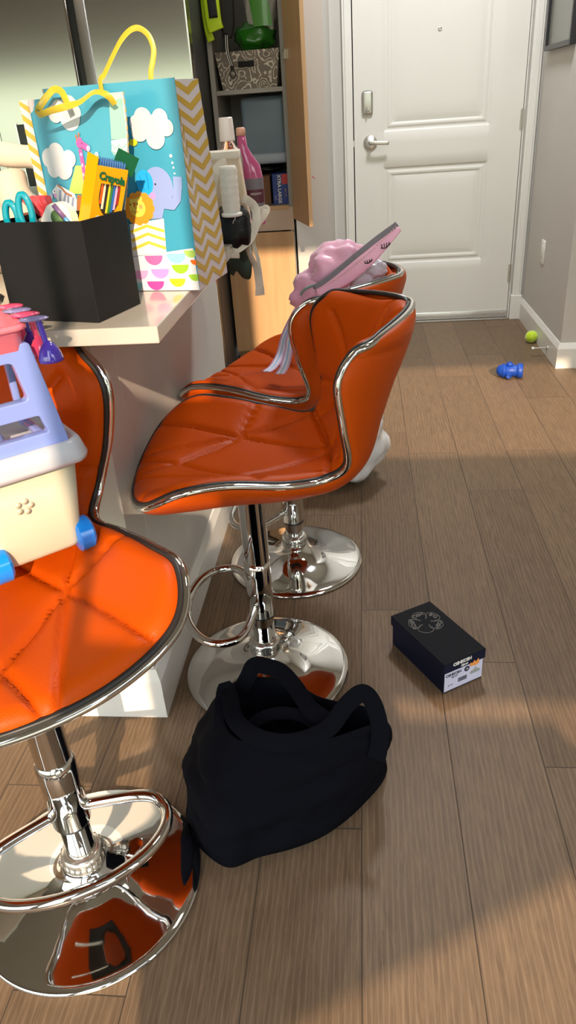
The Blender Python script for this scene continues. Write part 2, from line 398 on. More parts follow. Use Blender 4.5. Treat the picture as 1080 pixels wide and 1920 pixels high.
bm = bmesh.new(); lathe(bm, [(.010, 0), (.010, -.003), (.005, -.005), (.003, -.003)], 24, (.453, .004, 1.522), axis='y'); obj('peephole', bm, m_brush, door)
# small metal plate in the latch gap
obj('strike_plate', bx(-.007, -.001, .0, .012, 1.0, 1.03), m_brush, door, False)
# right wall picture, outlet, door stop
t = thing('picture_frame', 'black framed picture hanging on the hall wall at the top right', 'picture', (.957, 4.19, 1.38))
bm = bmesh.new(); y0, y1, z1 = -.26, .26, .62
box(bm, -.028, 0, y0, y0 + .022, 0, z1, bev=.002); box(bm, -.028, 0, y1 - .022, y1, 0, z1, bev=.002); box(bm, -.028, 0, y0 + .022, y1 - .022, 0, .022, bev=.002); box(bm, -.028, 0, y0 + .022, y1 - .022, z1 - .022, z1, bev=.002)
obj('frame', bm, M('frame_black', (.02, .02, .022), .35), t, False)
def art_mat():
    m = M('print_paper', '#8d8c84', .25); N = m.node_tree.nodes; L = m.node_tree.links; b = N['Principled BSDF']
    t_ = N.new('ShaderNodeTexCoord'); w = N.new('ShaderNodeTexWave'); w.inputs['Scale'].default_value = 2.2; w.inputs['Distortion'].default_value = 6; w.inputs['Detail Scale'].default_value = .7; L.new(t_.outputs['Object'], w.inputs['Vector'])
    c = N.new('ShaderNodeValToRGB'); c.color_ramp.elements[0].position = .70; c.color_ramp.elements[0].color = lin('#77776f'); c.color_ramp.elements[1].position = .85; c.color_ramp.elements[1].color = lin('#b7b49b'); L.new(w.outputs['Fac'], c.inputs[0]); L.new(c.outputs[0], b.inputs['Base Color']); return m
obj('print', bx(-.014, -.002, y0 + .022, y1 - .022, .022, z1 - .022), art_mat(), t, False)
t = thing('wall_outlet', 'white outlet cover plate on the right hall wall beside the door', 'outlet', (.957, 4.145, .40))
obj('cover_plate', bx(-.006, 0, -.038, .038, 0, .118, bev=.002), m_white, t)
bm = bmesh.new(); box(bm, -.0085, -.006, -.017, .017, .028, .09, bev=.001); obj('socket_insert', bm, M('outlet_insert', '#d8d4ca', .35), t)
t = thing('door_stop', 'metal rod door stop sticking out of the right baseboard behind the tennis ball', 'door stop', (.943, 3.79, .045))
obj('rod', (lambda b_: (lathe(b_, [(.011, 0), (.011, -.004), (.0045, -.007), (.004, -.066)], 20, axis='x'), b_)[1])(bmesh.new()), m_brush, t, 'auto')
obj('tip', (lambda b_: (lathe(b_, [(.007, -.066), (.008, -.070), (.006, -.078)], 20, axis='x'), b_)[1])(bmesh.new()), m_white, t, 'auto')
t = obj('wall_mark', (lambda b_: (sweep(b_, smoothpath([(-.233, 3.7795, .925), (-.226, 3.7795, .918), (-.220, 3.7795, .913)], 3), flat=(.0018, .0004), seg=6, up=(0, 1, 0)), b_)[1])(bmesh.new()), M('pink_crayon', '#c65b77', .7))
tag(t, 'small pink crayon scribble on the wall left of the door', 'mark')

# ------------------------------------------------------------ peninsula
bm = bmesh.new(); box(bm, -2.6, -.476, 1.213, 1.33, 0, .919, bev=.002); box(bm, -.62, -.476, 1.33, 2.40, 0, .919, bev=.002)
struct('wall_peninsula', bm, m_wall)
base('baseboard_peninsula', [(-2.6, 1.213), (-.476, 1.213), (-.476, 2.40), (-.62, 2.40)], h=.135, t=.013)
t = thing('countertop', 'white stone countertop slab on the peninsula under the gift bags', 'countertop', (-.300, 1.036, .9195))
obj('slab', bx(-2.2, 0, 0, 1.08, 0, .0255, bev=.002), m_slab, t, False)

# ------------------------------------------------------------ refrigerator
m_steel = M('stainless_steel', (.50, .49, .48), .17, 1.0, bump=.04, bscale=60, stretch=(60, 60, 1))
f = thing('refrigerator', 'stainless steel side by side refrigerator behind the gift bags', 'refrigerator', (-.68, 3.45, 0))
obj('body', bx(-.93, -.004, .07, .74, .04, 1.76, bev=.004), M('fridge_body', (.035, .033, .032), .5), f, False)
obj('freezer_door', bx(-.93, -.489, 0, .066, .08, 1.75, bev=.008), m_steel, f, False)
obj('refrigerator_door', bx(-.459, -.004, 0, .066, .08, 1.75, bev=.008), m_steel, f, False)
obj('door_gasket', bx(-.489, -.459, .012, .062, .09, 1.745), m_blackp, f, False)
obj('handle', bx(-.459, -.415, -.006, .0, .3, 1.70, bev=.003), M('handle_steel', (.36, .35, .33), .35, 1.0), f)
obj('handle', bx(-.500, -.489, -.006, .0, .3, 1.70, bev=.003), m_chrome, f)
ds = obj('dispenser', bx(-.803, -.750, -.004, .0, .98, 1.225, bev=.002), M('dispenser_black', (.012, .011, .014), .25), f, False)
obj('dispenser_rim', bx(-.808, -.803, -.006, .0, .98, 1.23), M('rim_light', (.85, .85, .83), .2, .8), ds, False)
bm = bmesh.new(); box(bm, -.888, -.886, -.001, .0, .9, 1.24); box(bm, -.93, -.888, -.001, 0, 1.235, 1.237); obj('panel_seam', bm, m_blackp, f, False)
obj('kick_grille', bx(-.93, -.004, .03, .07, 0, .08), m_blackp, f, False)

# ------------------------------------------------------------ pantry
t = thing('pantry_cabinet', 'tall maple pantry cabinet with its upper door standing open', 'cabinet', (-.69, 3.78, 0))
m_inn = M('cabinet_interior', '#8d8a86', .55)
X1 = .359
bm = bmesh.new(); box(bm, .018, .036, .0, .42, .09, 2.2); box(bm, X1 - .02, X1, .004, .42, .09, 2.2); box(bm, .018, X1, .40, .418, .09, 2.2); box(bm, .036, X1 - .02, .01, .40, .785, .803)
obj('carcass', bm, m_inn, t, False)
obj('side_edge', bx(.016, .038, -.004, .0, .70, 2.2), M('edge_band', '#a29d95', .5), t, False)
obj('shelf', bx(.036, X1 - .02, .02, .40, 1.283, 1.301), M('shelf_board', '#a6a19a', .5), t, False)
obj('rail', bx(.018, X1, -.002, .016, .69, .795), M('rail_paint', '#c4ae99', .5), t, False)
obj('shelf_lip', bx(.036, X1 - .02, -.004, .012, .785, .803), m_maple, t, False)
obj('toe_kick', bx(.02, X1, .05, .06, 0, .09), m_maple, t, False)
obj('door', bx(.020, X1 - .003, -.020, -.003, .096, .685, bev=.0015), m_maple, t, False, label='closed lower maple door')
# open upper door
a = math.radians(107); u_ = Vector((-math.cos(a), -math.sin(a), 0)); n_ = Vector((-math.sin(a), math.cos(a), 0))
mt = Matrix((u_, n_, Vector((0, 0, 1)))).transposed().to_4x4(); mt.translation = Vector((X1 - .002, -.004, 0))
bm = bmesh.new(); box(bm, .0, .335, -.018, 0, .742, 2.15, bev=.001, mtx=mt); obj('door', bm, m_maple, t, False, label='open upper maple door')
bm = bmesh.new(); box(bm, .02, .05, 0, .012, 1.40, 1.44, bev=.002, mtx=mt); obj('hinge', bm, m_chrome, t, False)

# ------------------------------------------------------------ things in the pantry
def paisley():
    m = M('paisley_fabric', '#7c7168', .8); N = m.node_tree.nodes; L = m.node_tree.links; b = N['Principled BSDF']
    tc_ = N.new('ShaderNodeTexCoord'); vo = N.new('ShaderNodeTexVoronoi'); vo.feature = 'F1'; vo.inputs['Scale'].default_value = 15; vo.inputs['Randomness'].default_value = .75
    nz = N.new('ShaderNodeTexNoise'); nz.inputs['Scale'].default_value = 14; L.new(tc_.outputs['Object'], nz.inputs['Vector'])
    mxv = N.new('ShaderNodeMix'); mxv.data_type = 'RGBA'; mxv.inputs['Factor'].default_value = .07; L.new(tc_.outputs['Object'], mxv.inputs['A']); L.new(nz.outputs['Color'], mxv.inputs['B']); L.new(mxv.outputs['Result'], vo.inputs['Vector'])
    s = N.new('ShaderNodeMath'); s.operation = 'SINE'; k = N.new('ShaderNodeMath'); k.operation = 'MULTIPLY'; k.inputs[1].default_value = 34; L.new(vo.outputs['Distance'], k.inputs[0]); L.new(k.outputs[0], s.inputs[0])
    v2 = N.new('ShaderNodeTexVoronoi'); v2.inputs['Scale'].default_value = 75; L.new(tc_.outputs['Object'], v2.inputs['Vector'])
    g = N.new('ShaderNodeMath'); g.operation = 'MULTIPLY_ADD'; g.inputs[1].default_value = -.9; L.new(v2.outputs['Distance'], g.inputs[0]); L.new(s.outputs[0], g.inputs[2])
    c = N.new('ShaderNodeValToRGB'); c.color_ramp.elements[0].position = .12; c.color_ramp.elements[0].color = lin('#857a70'); c.color_ramp.elements[1].position = .3; c.color_ramp.elements[1].color = lin('#ddd4c6'); L.new(g.outputs[0], c.inputs[0]); L.new(c.outputs[0], b.inputs['Base Color']); return m
m_pais = paisley()
t = thing('storage_bin', 'taupe paisley fabric storage bin on the pantry shelf', 'storage bin', (-.502, 3.80, 1.3015), math.radians(-2))
bm = bmesh.new(); w0, w1, hh = .125, .146, .148
def bin_wall(bm, w0, w1, d0, d1, hh, th):
    o_ = [(-1, 0), (1, 0), (1, 1), (-1, 1)]
    rings = []
    for z, ww, dd, ins in ((0, w0, d0, 0), (hh, w1, d1, 0), (hh, w1, d1, th), (.006, w0, d0, th)):
        cy = .14; rings.append([Vector((sx * (ww - ins), cy + (dd - ins) * (1 if sy else -1), z)) for sx, sy in o_])
    loft(bm, rings)
bin_wall(bm, w0, w1, .125, .14, hh, .006)
obj('bin_body', bm, m_pais, t, False)
bm = bmesh.new(); box(bm, -.042, .030, -.0045, .004, .085, .108, bev=.003, mtx=Matrix.Shear('XZ', 4, (0, 0))); obj('handle_slot', bm, m_dark, t, False)
t = thing('paper_towel_pack', 'green and white plastic pack of paper towels above the paisley bin', 'paper towels', (-.44, 3.95, 1.31))
def blob(c, r, seg=28, rings=18, amp=.0, freq=3., seed=0, flat0=False, pw=1.0, mtx=None):
    bm = bmesh.new(); c = Vector(c); P = []
    for i in range(rings + 1):
        th = PI * i / rings
        ring = []
        for j in range(seg):
            ph = 2 * PI * j / seg
            d = Vector((math.sin(th) * math.cos(ph), math.sin(th) * math.sin(ph), -math.cos(th)))
            d = Vector([math.copysign(abs(v) ** pw, v) for v in d])
            k = 1 + amp * noise.noise(d * freq + Vector((seed, seed * 2.3, 0)))
            p = Vector((d.x * r[0] * k, d.y * r[1] * k, d.z * r[2] * k))
            if flat0: p.z = max(p.z, -r[2] * .8)
            ring.append(c + p)
        P.append(ring)
    loft(bm, P[1:-1])
    if mtx:
        for v in bm.verts: v.co = mtx @ v.co
    return bm
m_film = M('clear_film', '#e9e4da', .15, coat=.5, bump=.5, bscale=30)
obj('roll_bundle', blob((.0, 0, .33), (.072, .075, .13), amp=.18, freq=3, seed=2, pw=.7), m_film, t)
obj('green_band', blob((-.035, 0, .198), (.092, .085, .055), amp=.25, freq=3, seed=5, pw=.8), M('green_film', '#2f7d22', .2, coat=.6, bump=.5, bscale=30), t)
bm = bmesh.new(); rows = []
for i in range(9):
    zz = .23 + i * .028; rows.append([Vector((x - .015, -.082 - .012 * math.cos((x - .02) * 18), zz)) for x in [(-.045 + .0105 * k) + (8 - i) * .004 for k in range(9)]])
V = [[bm.verts.new(p) for p in r] for r in rows]
for i in range(8):
    for j in range(8): bm.faces.new((V[i][j], V[i][j + 1], V[i + 1][j + 1], V[i + 1][j]))
lbl = obj('printed_label', bm, M('green_label', '#4f9a35', .25, coat=.4), t)
text('lettering', 'uno', .075, frame((.005, -.0975, .40), (1, 0, -.35), (.35, 0, 1)), M('label_ink', '#14220f', .5), lbl, bold=.002)
# leash
t = thing('dog_leash', 'neon yellow and black padded leash hanging in front of the pantry shelf', 'leash', (-.585, 3.74, 1.36))
m_neon = M('neon_yellow', '#c6e615', .5); m_blk = M('black_webbing', '#191614', .6, bump=.3, bscale=500)
bm = bmesh.new(); sweep(bm, smoothpath([(.020, -.006, .44), (.022, -.008, .28), (.018, -.008, .20), (.014, -.006, .135)], 8), flat=(.032, .016), seg=18, up=(0, 1, 0), rfun=lambda s: 1 - .45 * max(0, s - .75) / .25); obj('padded_grip', bm, m_blk, t)
bm = bmesh.new(); sweep(bm, smoothpath([(-.035, -.022, .44), (-.040, -.024, .30), (-.038, -.024, .20), (-.030, -.024, .165)], 8), flat=(.034, .008), seg=16, up=(0, 1, 0)); y_ = obj('reflective_strap', bm, m_neon, t)
bm = bmesh.new(); sweep(bm, smoothpath([(-.034, -.034, .44), (-.038, -.034, .30), (-.036, -.034, .21)], 8), flat=(.019, .003), seg=12, up=(0, 1, 0)); obj('strap_patch', bm, m_blk, y_)
bm = bmesh.new(); sweep(bm, smoothpath([(-.07, .0, .44), (-.075, -.002, .25), (-.07, -.002, .17), (-.06, -.002, .13)], 6), flat=(.016, .003), seg=10, up=(0, 1, 0)); obj('strap_tail', bm, m_neon, t)
bm = bmesh.new(); sweep(bm, smoothpath([(.012, -.02, .15), (.014, -.045, .08), (.028, -.052, .03), (.030, -.052, .012)], 6), r=.0085, seg=12); cd = obj('cord', bm, m_blk, t)
bm = bmesh.new()
for dx in (-.004, .004): sweep(bm, smoothpath([(.012 + dx, -.029, .145), (.014 + dx, -.054, .08), (.028 + dx, -.0605, .03)], 6), r=.0018, seg=6)
obj('reflective_thread', bm, M('thread_white', '#ddddd5', .4), cd)
bm = bmesh.new(); sweep(bm, smoothpath([(.022, -.055, .012), (.018, -.056, -.004), (.030, -.056, -.016), (.042, -.056, -.004), (.036, -.055, .012)], 5), r=.003, seg=8); obj('clip', bm, m_blackp, t)
# lower compartment
t = thing('storage_tub', 'blue grey plastic tub filling the pantry compartment below the shelf', 'tub', (-.47, 3.98, .98))
bm = bmesh.new(); box(bm, -.10, .112, -.06, .17, 0, .29, bev=.02, seg=4); obj('tub_body', bm, M('tub_blue_grey', '#7e8e9d', .35), t)
obj('tub_base', bx(-.095, .108, -.064, .16, .0, .05, bev=.012), M('tub_light', '#b5bdc9', .3), t)
t = tag(obj('cardboard_box', (lambda b_: (box(b_, -.60, -.445, 3.86, 4.15, .8035, .93, bev=.002), b_)[1])(bmesh.new()), M('brown_cardboard', '#7d563a', .8), None, False), 'brown cardboard box low in the pantry behind the bottles', 'box')
t = tag(obj('bin_liner', blob((-.47, 4.02, .955), (.085, .08, .017), amp=.3, freq=4, seed=3), M('black_film', (.015, .012, .012), .3)), 'crumpled black plastic under the blue grey tub', 'plastic bag')
t = thing('carton', 'blue carton of extra large bags at the right of the pantry floor', 'carton', (-.393, 3.84, .8035), math.radians(8))
obj('carton_body', bx(-.038, .038, 0, .10, 0, .135, bev=.001), M('carton_blue', '#1f3c86', .4), t, False)
obj('carton_panel', bx(.008, .036, -.0012, 0, .088, .134), M('carton_red', '#c23a3a', .4), t, False)
text('lettering', 'XTRA LARGE', .022, frame((-.006, -.002, .068), (0, 0, -1), (1, 0, 0)), m_white, t, bold=.0006)
text('lettering', '12 CT', .009, frame((-.026, -.002, .03), (0, 0, -1), (1, 0, 0)), m_white, t)
text('lettering', 'EASY TIE', .009, frame((.024, -.002, .05), (0, 0, -1), (1, 0, 0)), M('carton_gold', '#d5a55a', .4), t)

# ------------------------------------------------------------ bar stools
EDGE = [(.2238, 0, -.0006), (.211, .122, .010), (.172, .218, .042), (.100, .250, .080), (.018, .230, .078), (-.0885, .2046, .055), (-.1635, .1776, .048), (-.2046, .200, .087), (-.1952, .229, .1736), (-.1871, .240, .255), (-.2143, .223, .298), (-.262, .190, .312), (-.3591, 0, .325)]
CENT = [(.2238, -.0006), (.203, .003), (.165, .006), (.10, .004), (.01, 0), (-.10, .0), (-.19, .012), (-.24, .07), (-.268, .145), (-.297, .220), (-.325, .275), (-.345, .307), (-.3591, .325)]
SX = .014
EDGE = [(x + SX, y, z) for x, y, z in EDGE]; CENT = [(x + SX, z) for x, z in CENT]
def crv(pts, n, mir=True):
    P = [Vector(p) for p in pts]
    m_ = lambda v: Vector((v.x, -v.y, v.z)) if mir else v
    Q = [m_(P[1])] + P + [m_(P[-2])]
    if not mir: Q[0] = P[0] * 2 - P[1]; Q[-1] = P[-1] * 2 - P[-2]
    o = []
    for i in range(1, len(Q) - 2):
        a, b, c, d = Q[i - 1:i + 3]
        for k in range(n):
            t = k / n; o.append(.5 * ((2 * b) + (c - a) * t + (2 * a - 5 * b + 4 * c - d) * t * t + (3 * b - a - 3 * c + d) * t ** 3))
    o.append(P[-1].copy()); return o
NS, NV = 12, 96
half = crv(EDGE, NS); cen = crv([(x, 0, z) for x, z in CENT], NS, False)
full = half + [Vector((p.x, -p.y, p.z)) for p in half[-2:0:-1]]
def seg_d(px, py, a, b):
    ax, ay = a; bx_, by = b; dx, dy = bx_ - ax, by - ay
    t = max(0, min(1, ((px - ax) * dx + (py - ay) * dy) / (dx * dx + dy * dy))); return math.hypot(px - ax - t * dx, py - ay - t * dy)
SEAM_S = [((.0, .105), (.25, .05)), ((.0, .105), (.215, .20)), ((.0, .105), (-.055, .24)), ((.0, .105), (-.20, .012)), ((.0, .105), (-.17, .16)), ((.0, .105), (.13, .0)), ((.13, 0), (.25, .05))]
SEAM_B = [((.07, .14), (.0, .02)), ((.07, .14), (.045, .32)), ((.07, .14), (.19, .27)), ((.07, .14), (.21, .12)), ((.07, .14), (.0, .24)), ((.0, .24), (.045, .32)), ((.07, .14), (.14, .03)), ((0, .02), (0, .24))]
def edge_dist(p):
    k = min(range(len(full)), key=lambda q: (full[q] - p).length_squared); best = 9
    for a, b in ((full[k - 1], full[k]), (full[k], full[(k + 1) % len(full)])):
        ab = b - a; t = max(0, min(1, (p - a).dot(ab) / max(1e-12, ab.length_squared))); best = min(best, (p - a - ab * t).length)
    return best
def shell():
    n = len(half); G = []
    for i in range(n):
        row = []
        for j in range(NV + 1):
            v = -1 + 2 * j / NV; v = math.sin(v * PI / 2) * .35 + v * .65
            E_, C_ = half[i], cen[i]; a_ = abs(v) ** 2.2
            row.append(Vector((C_.x + (E_.x - C_.x) * a_, E_.y * v, C_.z + (E_.z - C_.z) * a_)))
        G.append(row)
    N_ = []
    for i in range(n):
        row = []
        for j in range(NV + 1):
            ds = G[min(i + 1, n - 1)][j] - G[max(i - 1, 0)][j]; dv = G[i][min(j + 1, NV)] - G[i][max(j - 1, 0)]
            if dv.length < 1e-5: dv = Vector((0, 1, 0))
            nn = dv.cross(ds); row.append(nn.normalized() if nn.length > 1e-9 else Vector((0, 0, 1)))
        N_.append(row)
    sm = [[None] * (NV + 1) for _ in range(n)]
    for i in range(n):
        for j in range(NV + 1):
            s_ = Vector()
            for di in (-1, 0, 1):
                for dj in (-2, 0, 2): s_ += N_[max(1, min(n - 2, i + di))][max(1, min(NV - 1, j + dj))]
            sm[i][j] = s_.normalized()
    top, bot = [], []
    for i in range(n):
        s_ = i / NS
        rt, rb = [], []
        for j in range(NV + 1):
            p = G[i][j]; d = edge_dist(p)
            k = min(1, max(0, d - .004) / .026); pad = .025 * math.sqrt(max(0, 1 - (1 - k) ** 2))
            cr_ = 0
            if s_ < 6.0:
                for a, b in SEAM_S:
                    dd = seg_d(p.x - SX, abs(p.y), a, b); cr_ = max(cr_, math.exp(-(dd / .0042) ** 2) + .30 * math.exp(-(dd / .016) ** 2))
            else:
                for a, b in SEAM_B:
                    dd = seg_d(abs(p.y), p.z, a, b); cr_ = max(cr_, math.exp(-(dd / .0042) ** 2) + .30 * math.exp(-(dd / .016) ** 2))
            jn = math.exp(-((s_ - 6.15) / .12) ** 2)
            cr_ = max(cr_, 1.6 * jn)
            o_ = pad * (1 - .36 * min(1.9, cr_))
            rt.append(p + sm[i][j] * (o_ + .001)); k2 = min(1, d / .10)
            rb.append(p - sm[i][j] * (.001 + .030 * math.sqrt(max(0, 1 - (1 - k2) ** 2))))
        top.append(rt); bot.append(rb)
    return top, bot
def grid(rows):
    bm = bmesh.new(); V = [[bm.verts.new(p) for p in r] for r in rows]
    for i in range(len(V) - 1):
        for j in range(len(V[0]) - 1): bm.faces.new((V[i][j], V[i][j + 1], V[i + 1][j + 1], V[i + 1][j]))
    bmesh.ops.remove_doubles(bm, verts=bm.verts, dist=1e-5); return bm
top_, bot_ = shell()
def copy_tree(o, parent=None):
    c = o.copy(); COL.objects.link(c); c.parent = parent
    for ch in list(o.children): copy_tree(ch, c)
    return c
GRP = 'orange bar stools around the peninsula'
m_pip = M('black_piping', (.015, .013, .012), .4); m_shellb = M('orange_shell_back', (.44, .058, .002), .45, bump=.2, bscale=420, spec=.13)
def build_upper(r, H0):
    def mv(bm):
        for v in bm.verts: v.co.z += H0
        return bm
    obj('cushion', mv(grid(top_)), m_orange, r)
    obj('shell_back', mv(grid(bot_)), m_shellb, r)
    path = full
    upv = [(-(sm_)).normalized() for sm_ in [Vector((0, 0, 1))] * len(path)]
    bm = bmesh.new(); sweep(bm, [p.copy() for p in path], r=.0062, seg=12, closed=True, up=[Vector((.35, 0, 1)) for _ in path]); obj('chrome_trim', mv(bm), m_chrome, r)
    # piping lies just inside the trim on the seat side
    inner = []
    n = len(path)
    for i, p in enumerate(path):
        k = i if i < len(half) else 2 * (len(half) - 1) - i; s_ = 1 if i < len(half) else -1
        kk = max(1, min(len(half) - 2, k)); c_ = cen[kk]; E_ = half[kk]
        tow = Vector((c_.x - E_.x, -E_.y * s_, c_.z - E_.z)); t_ = (path[(i + 1) % n] - path[i - 1]).normalized(); tow = (tow - t_ * tow.dot(t_)).normalized()
        nor = t_.cross(tow); nor = nor if nor.dot(Vector((.5, 0, 1))) > 0 else -nor
        inner.append(p + tow * .0055 + nor * .0055)
    bm = bmesh.new(); sweep(bm, inner, r=.0048, seg=8, closed=True, up=[Vector((.35, 0, 1)) for _ in path]); obj('piping', mv(bm), m_pip, r)
    # footrest hangs from the moving sleeve
    zf = H0 - .372
    pts = [(.012, .024), (.04, .120), (.075, .147), (.115, .140), (.148, .105), (.168, .05), (.172, 0), (.168, -.05), (.148, -.105), (.115, -.140), (.075, -.147), (.04, -.120), (.012, -.024)]
    bm = bmesh.new(); sweep(bm, smoothpath([(x, y, zf) for x, y in pts], 8), r=.0098, seg=14); obj('footrest', bm, m_chrome, r)
    bm = bmesh.new(); lathe(bm, [(.029, zf - .035), (.0325, zf - .033), (.0325, zf + .10), (.029, zf + .115)], 40)
    bm2 = [v for v in bm.verts if v.co.x < -.012]
    for v in bm2: v.co.x = max(v.co.x, -.026); 
    obj('footrest_bracket', bm, m_chrome, r)
    bm = bmesh.new(); lathe(bm, [(.0285, H0 - .408), (.0292, H0 - .404), (.0292, H0 - .055), (.034, H0 - .045), (.034, H0 - .028)], 48); obj('pole', bm, m_chrome, r, 'auto')
    bm = bmesh.new(); lathe(bm, [(.0255, .06), (.0255, H0 - .408)], 40); lw = obj('lower_pole', bm, m_chrome, r, 'auto')
    bm = bmesh.new(); lathe(bm, [(.0275, H0 - .414), (.0298, H0 - .412), (.0298, H0 - .407), (.0275, H0 - .405)], 40); obj('seal_ring', bm, m_blackp, r)
    bm = bmesh.new(); box(bm, -.08, .08, -.07, .07, H0 - .036, H0 - .026, bev=.003); obj('mount_plate', bm, m_blackp, r, False)
    bm = bmesh.new(); sweep(bm, smoothpath([(0, -.03, H0 - .045), (0, -.09, H0 - .052), (-.01, -.15, H0 - .062)], 5), r=.0045, seg=8); obj('height_lever', bm, m_chrome, r)
def build_base(r):
    prof = [(.0, .0), (.196, .0), (.2005, .003), (.2005, .006), (.197, .009), (.185, .0115), (.165, .0135), (.14, .0165), (.115, .021), (.09, .028), (.07, .037), (.055, .047), (.044, .060), (.038, .072)]
    bm = bmesh.new(); lathe(bm, prof, 96); obj('base', bm, m_chrome, r)
    bm = bmesh.new(); lathe(bm, [(.031, .066), (.0385, .068), (.0395, .076), (.0375, .090), (.033, .096), (.027, .098)], 60); col = obj('collar', bm, M('collar_plastic', (.62, .60, .55), .18, .9), r)
    bm = bmesh.new()
    for k in range(24):
        a = 2 * PI * k / 24; q = Matrix.Rotation(a, 4, 'Z'); box(bm, .0355, .0398, -.0016, .0016, .076, .089, bev=.0008, mtx=q)
    obj('collar_rib', bm, M('collar_rib', (.25, .24, .22), .3, .8), col)
def stool(label, loc, yaw, H0):
    r = thing('bar_stool', label, 'bar stool', loc, yaw, GRP); build_base(r); build_upper(r, H0); return r
def put(label, pole, seat, yaw, H0, sc=1):
    """the swivel seat sits slightly off the axis of its pole"""
    r = stool(label, pole, math.radians(yaw), H0)
    c, s = math.cos(math.radians(yaw)), math.sin(math.radians(yaw)); dx, dy = seat[0] - pole[0], seat[1] - pole[1]
    for ch in r.children:
        if ch.name.split('.')[0] in ('cushion', 'shell_back', 'chrome_trim', 'piping', 'mount_plate'): ch.location = (dx * c + dy * s - SX, -dx * s + dy * c, H0 * (1 - sc)); ch.scale = (sc, sc, sc)
    return r
s1 = put('front orange bar stool turned to the camera, with the toy cart on its seat', (-.508, .790, 0), (-.530, .788), -61.3, .581, 1.03)
s2 = put('middle orange bar stool with an empty seat, its footrest above the black tote bag', (-.248, 1.372, 0), (-.251, 1.304), 188.4, .580, .95)
s3 = put('orange bar stool behind the empty one, back turned, holding the pink backpack', (-.215, 1.860, 0), (-.234, 1.856), 157.0, .552, .955)
s4 = copy_tree(s2); s4.location = (-.80, 2.80, 0); s4.rotation_euler = (0, 0, math.radians(180)); s4['label'] = 'orange bar stool mostly hidden beyond the far end of the peninsula wall'

# ------------------------------------------------------------ gift bags
PAL = {'white': '#dddde3', 'pink': '#e86aa8', 'aqua': '#8fd3d6', 'green': '#a9cc62', 'lilac2': '#dd9fd0', 'lilac': '#cf93d8', 'green2': '#93c135', 'orange': '#ee6d1c', 'hotpink': '#ec4a9e', 'yellow': '#ecd22c', 'cloud': '#c9c9d0', 'eleph': '#8ea0d4', 'earblue': '#2ba6ea', 'earline': '#1b86cf', 'cheek': '#d894cf', 'dark': '#26222e', 'gold': '#dcbd4a', 'lionor': '#ee962f', 'lionye': '#f4d05a', 'lionor2': '#e0792d', 'cheek2': '#e8a060', 'sage': '#8fc2b2', 'sage2': '#8fbdb4', 'brown': '#ad7040', 'giraffe': '#e04ca0', 'gpink': '#f5a9d4', 'brown2': '#a06a52', 'zgrey': '#8695b8', 'bird': '#b9c83a'}
def bm_poly(bm, pts, y, mi):
    vs = [bm.verts.new((u / 100, y, v / 100)) for u, v in pts]
    try: bm.faces.new(vs).material_index = mi
    except ValueError: pass
def decals(dec, parent, W, clip):
    bm = bmesh.new(); keys = sorted(set(d[1] for d in dec)); y = .0004
    cl = lambda P: [(max(.05, min(W - .05, u)), max(.05, v)) for u, v in P]
    for d in dec:
        y += .00005; mi = keys.index(d[1])
        if d[0] == 'c': bm_poly(bm, cl([(d[2] + d[4] * math.cos(a * PI / 14), d[3] + d[5] * math.sin(a * PI / 14)) for a in range(28)]), y, mi)
        elif d[0] == 'h': bm_poly(bm, cl([(d[2] + d[4] * math.cos(a * PI / 14), d[3] - d[4] * .95 * math.sin(a * PI / 14)) for a in range(15)]), y, mi)
        elif d[0] == 'p': bm_poly(bm, cl(d[2]), y, mi)
        else:
            w = d[2] / 2; P = [Vector(p) for p in d[3]]; L_, R_ = [], []
            for i, p in enumerate(P):
                t_ = (P[min(i + 1, len(P) - 1)] - P[max(i - 1, 0)]).normalized(); n_ = Vector((-t_.y, t_.x)); L_.append(p + n_ * w); R_.append(p - n_ * w)
            for i in range(len(P) - 1): bm_poly(bm, cl([tuple(L_[i]), tuple(L_[i + 1]), tuple(R_[i + 1]), tuple(R_[i])]), y, mi)
    return obj('printed_picture', bm, [M('print_' + k, PAL[k], .25, coat=.35) for k in keys], parent, False)
m_sky = M('bag_blue', '#3f97b4', .28, coat=.2, bump=.12, bscale=12); m_bagw = M('bag_white', '#cfc6c9', .35); m_bagg = M('bag_gold', '#c39f3e', .4); m_in = M('bag_inside', '#d5d8da', .6)
def chevrons(bm, fn, W, Hh, ty, mi, n=13, th=.014, cols=2):
    """zigzag bands over a strip: fn maps (s 0..W, z) to a point, offset already included"""
    step = Hh / n
    for k in range(n + 1):
        z0 = k * step
        for c in range(cols * 2):
            s0, s1_ = W * c / (cols * 2), W * (c + 1) / (cols * 2); a, b = (0, step * .62) if c % 2 == 0 else (step * .62, 0)
            q = [(s0, z0 + a), (s1_, z0 + b), (s1_, z0 + b + th), (s0, z0 + a + th)]
            q = [(s, min(max(z, .002), Hh - .001)) for s, z in q]
            if q[2][1] - q[1][1] < .001 and q[3][1] - q[0][1] < .001: continue
            try: bm.faces.new([bm.verts.new(fn(s, z)) for s, z in q]).material_index = mi
            except ValueError: pass
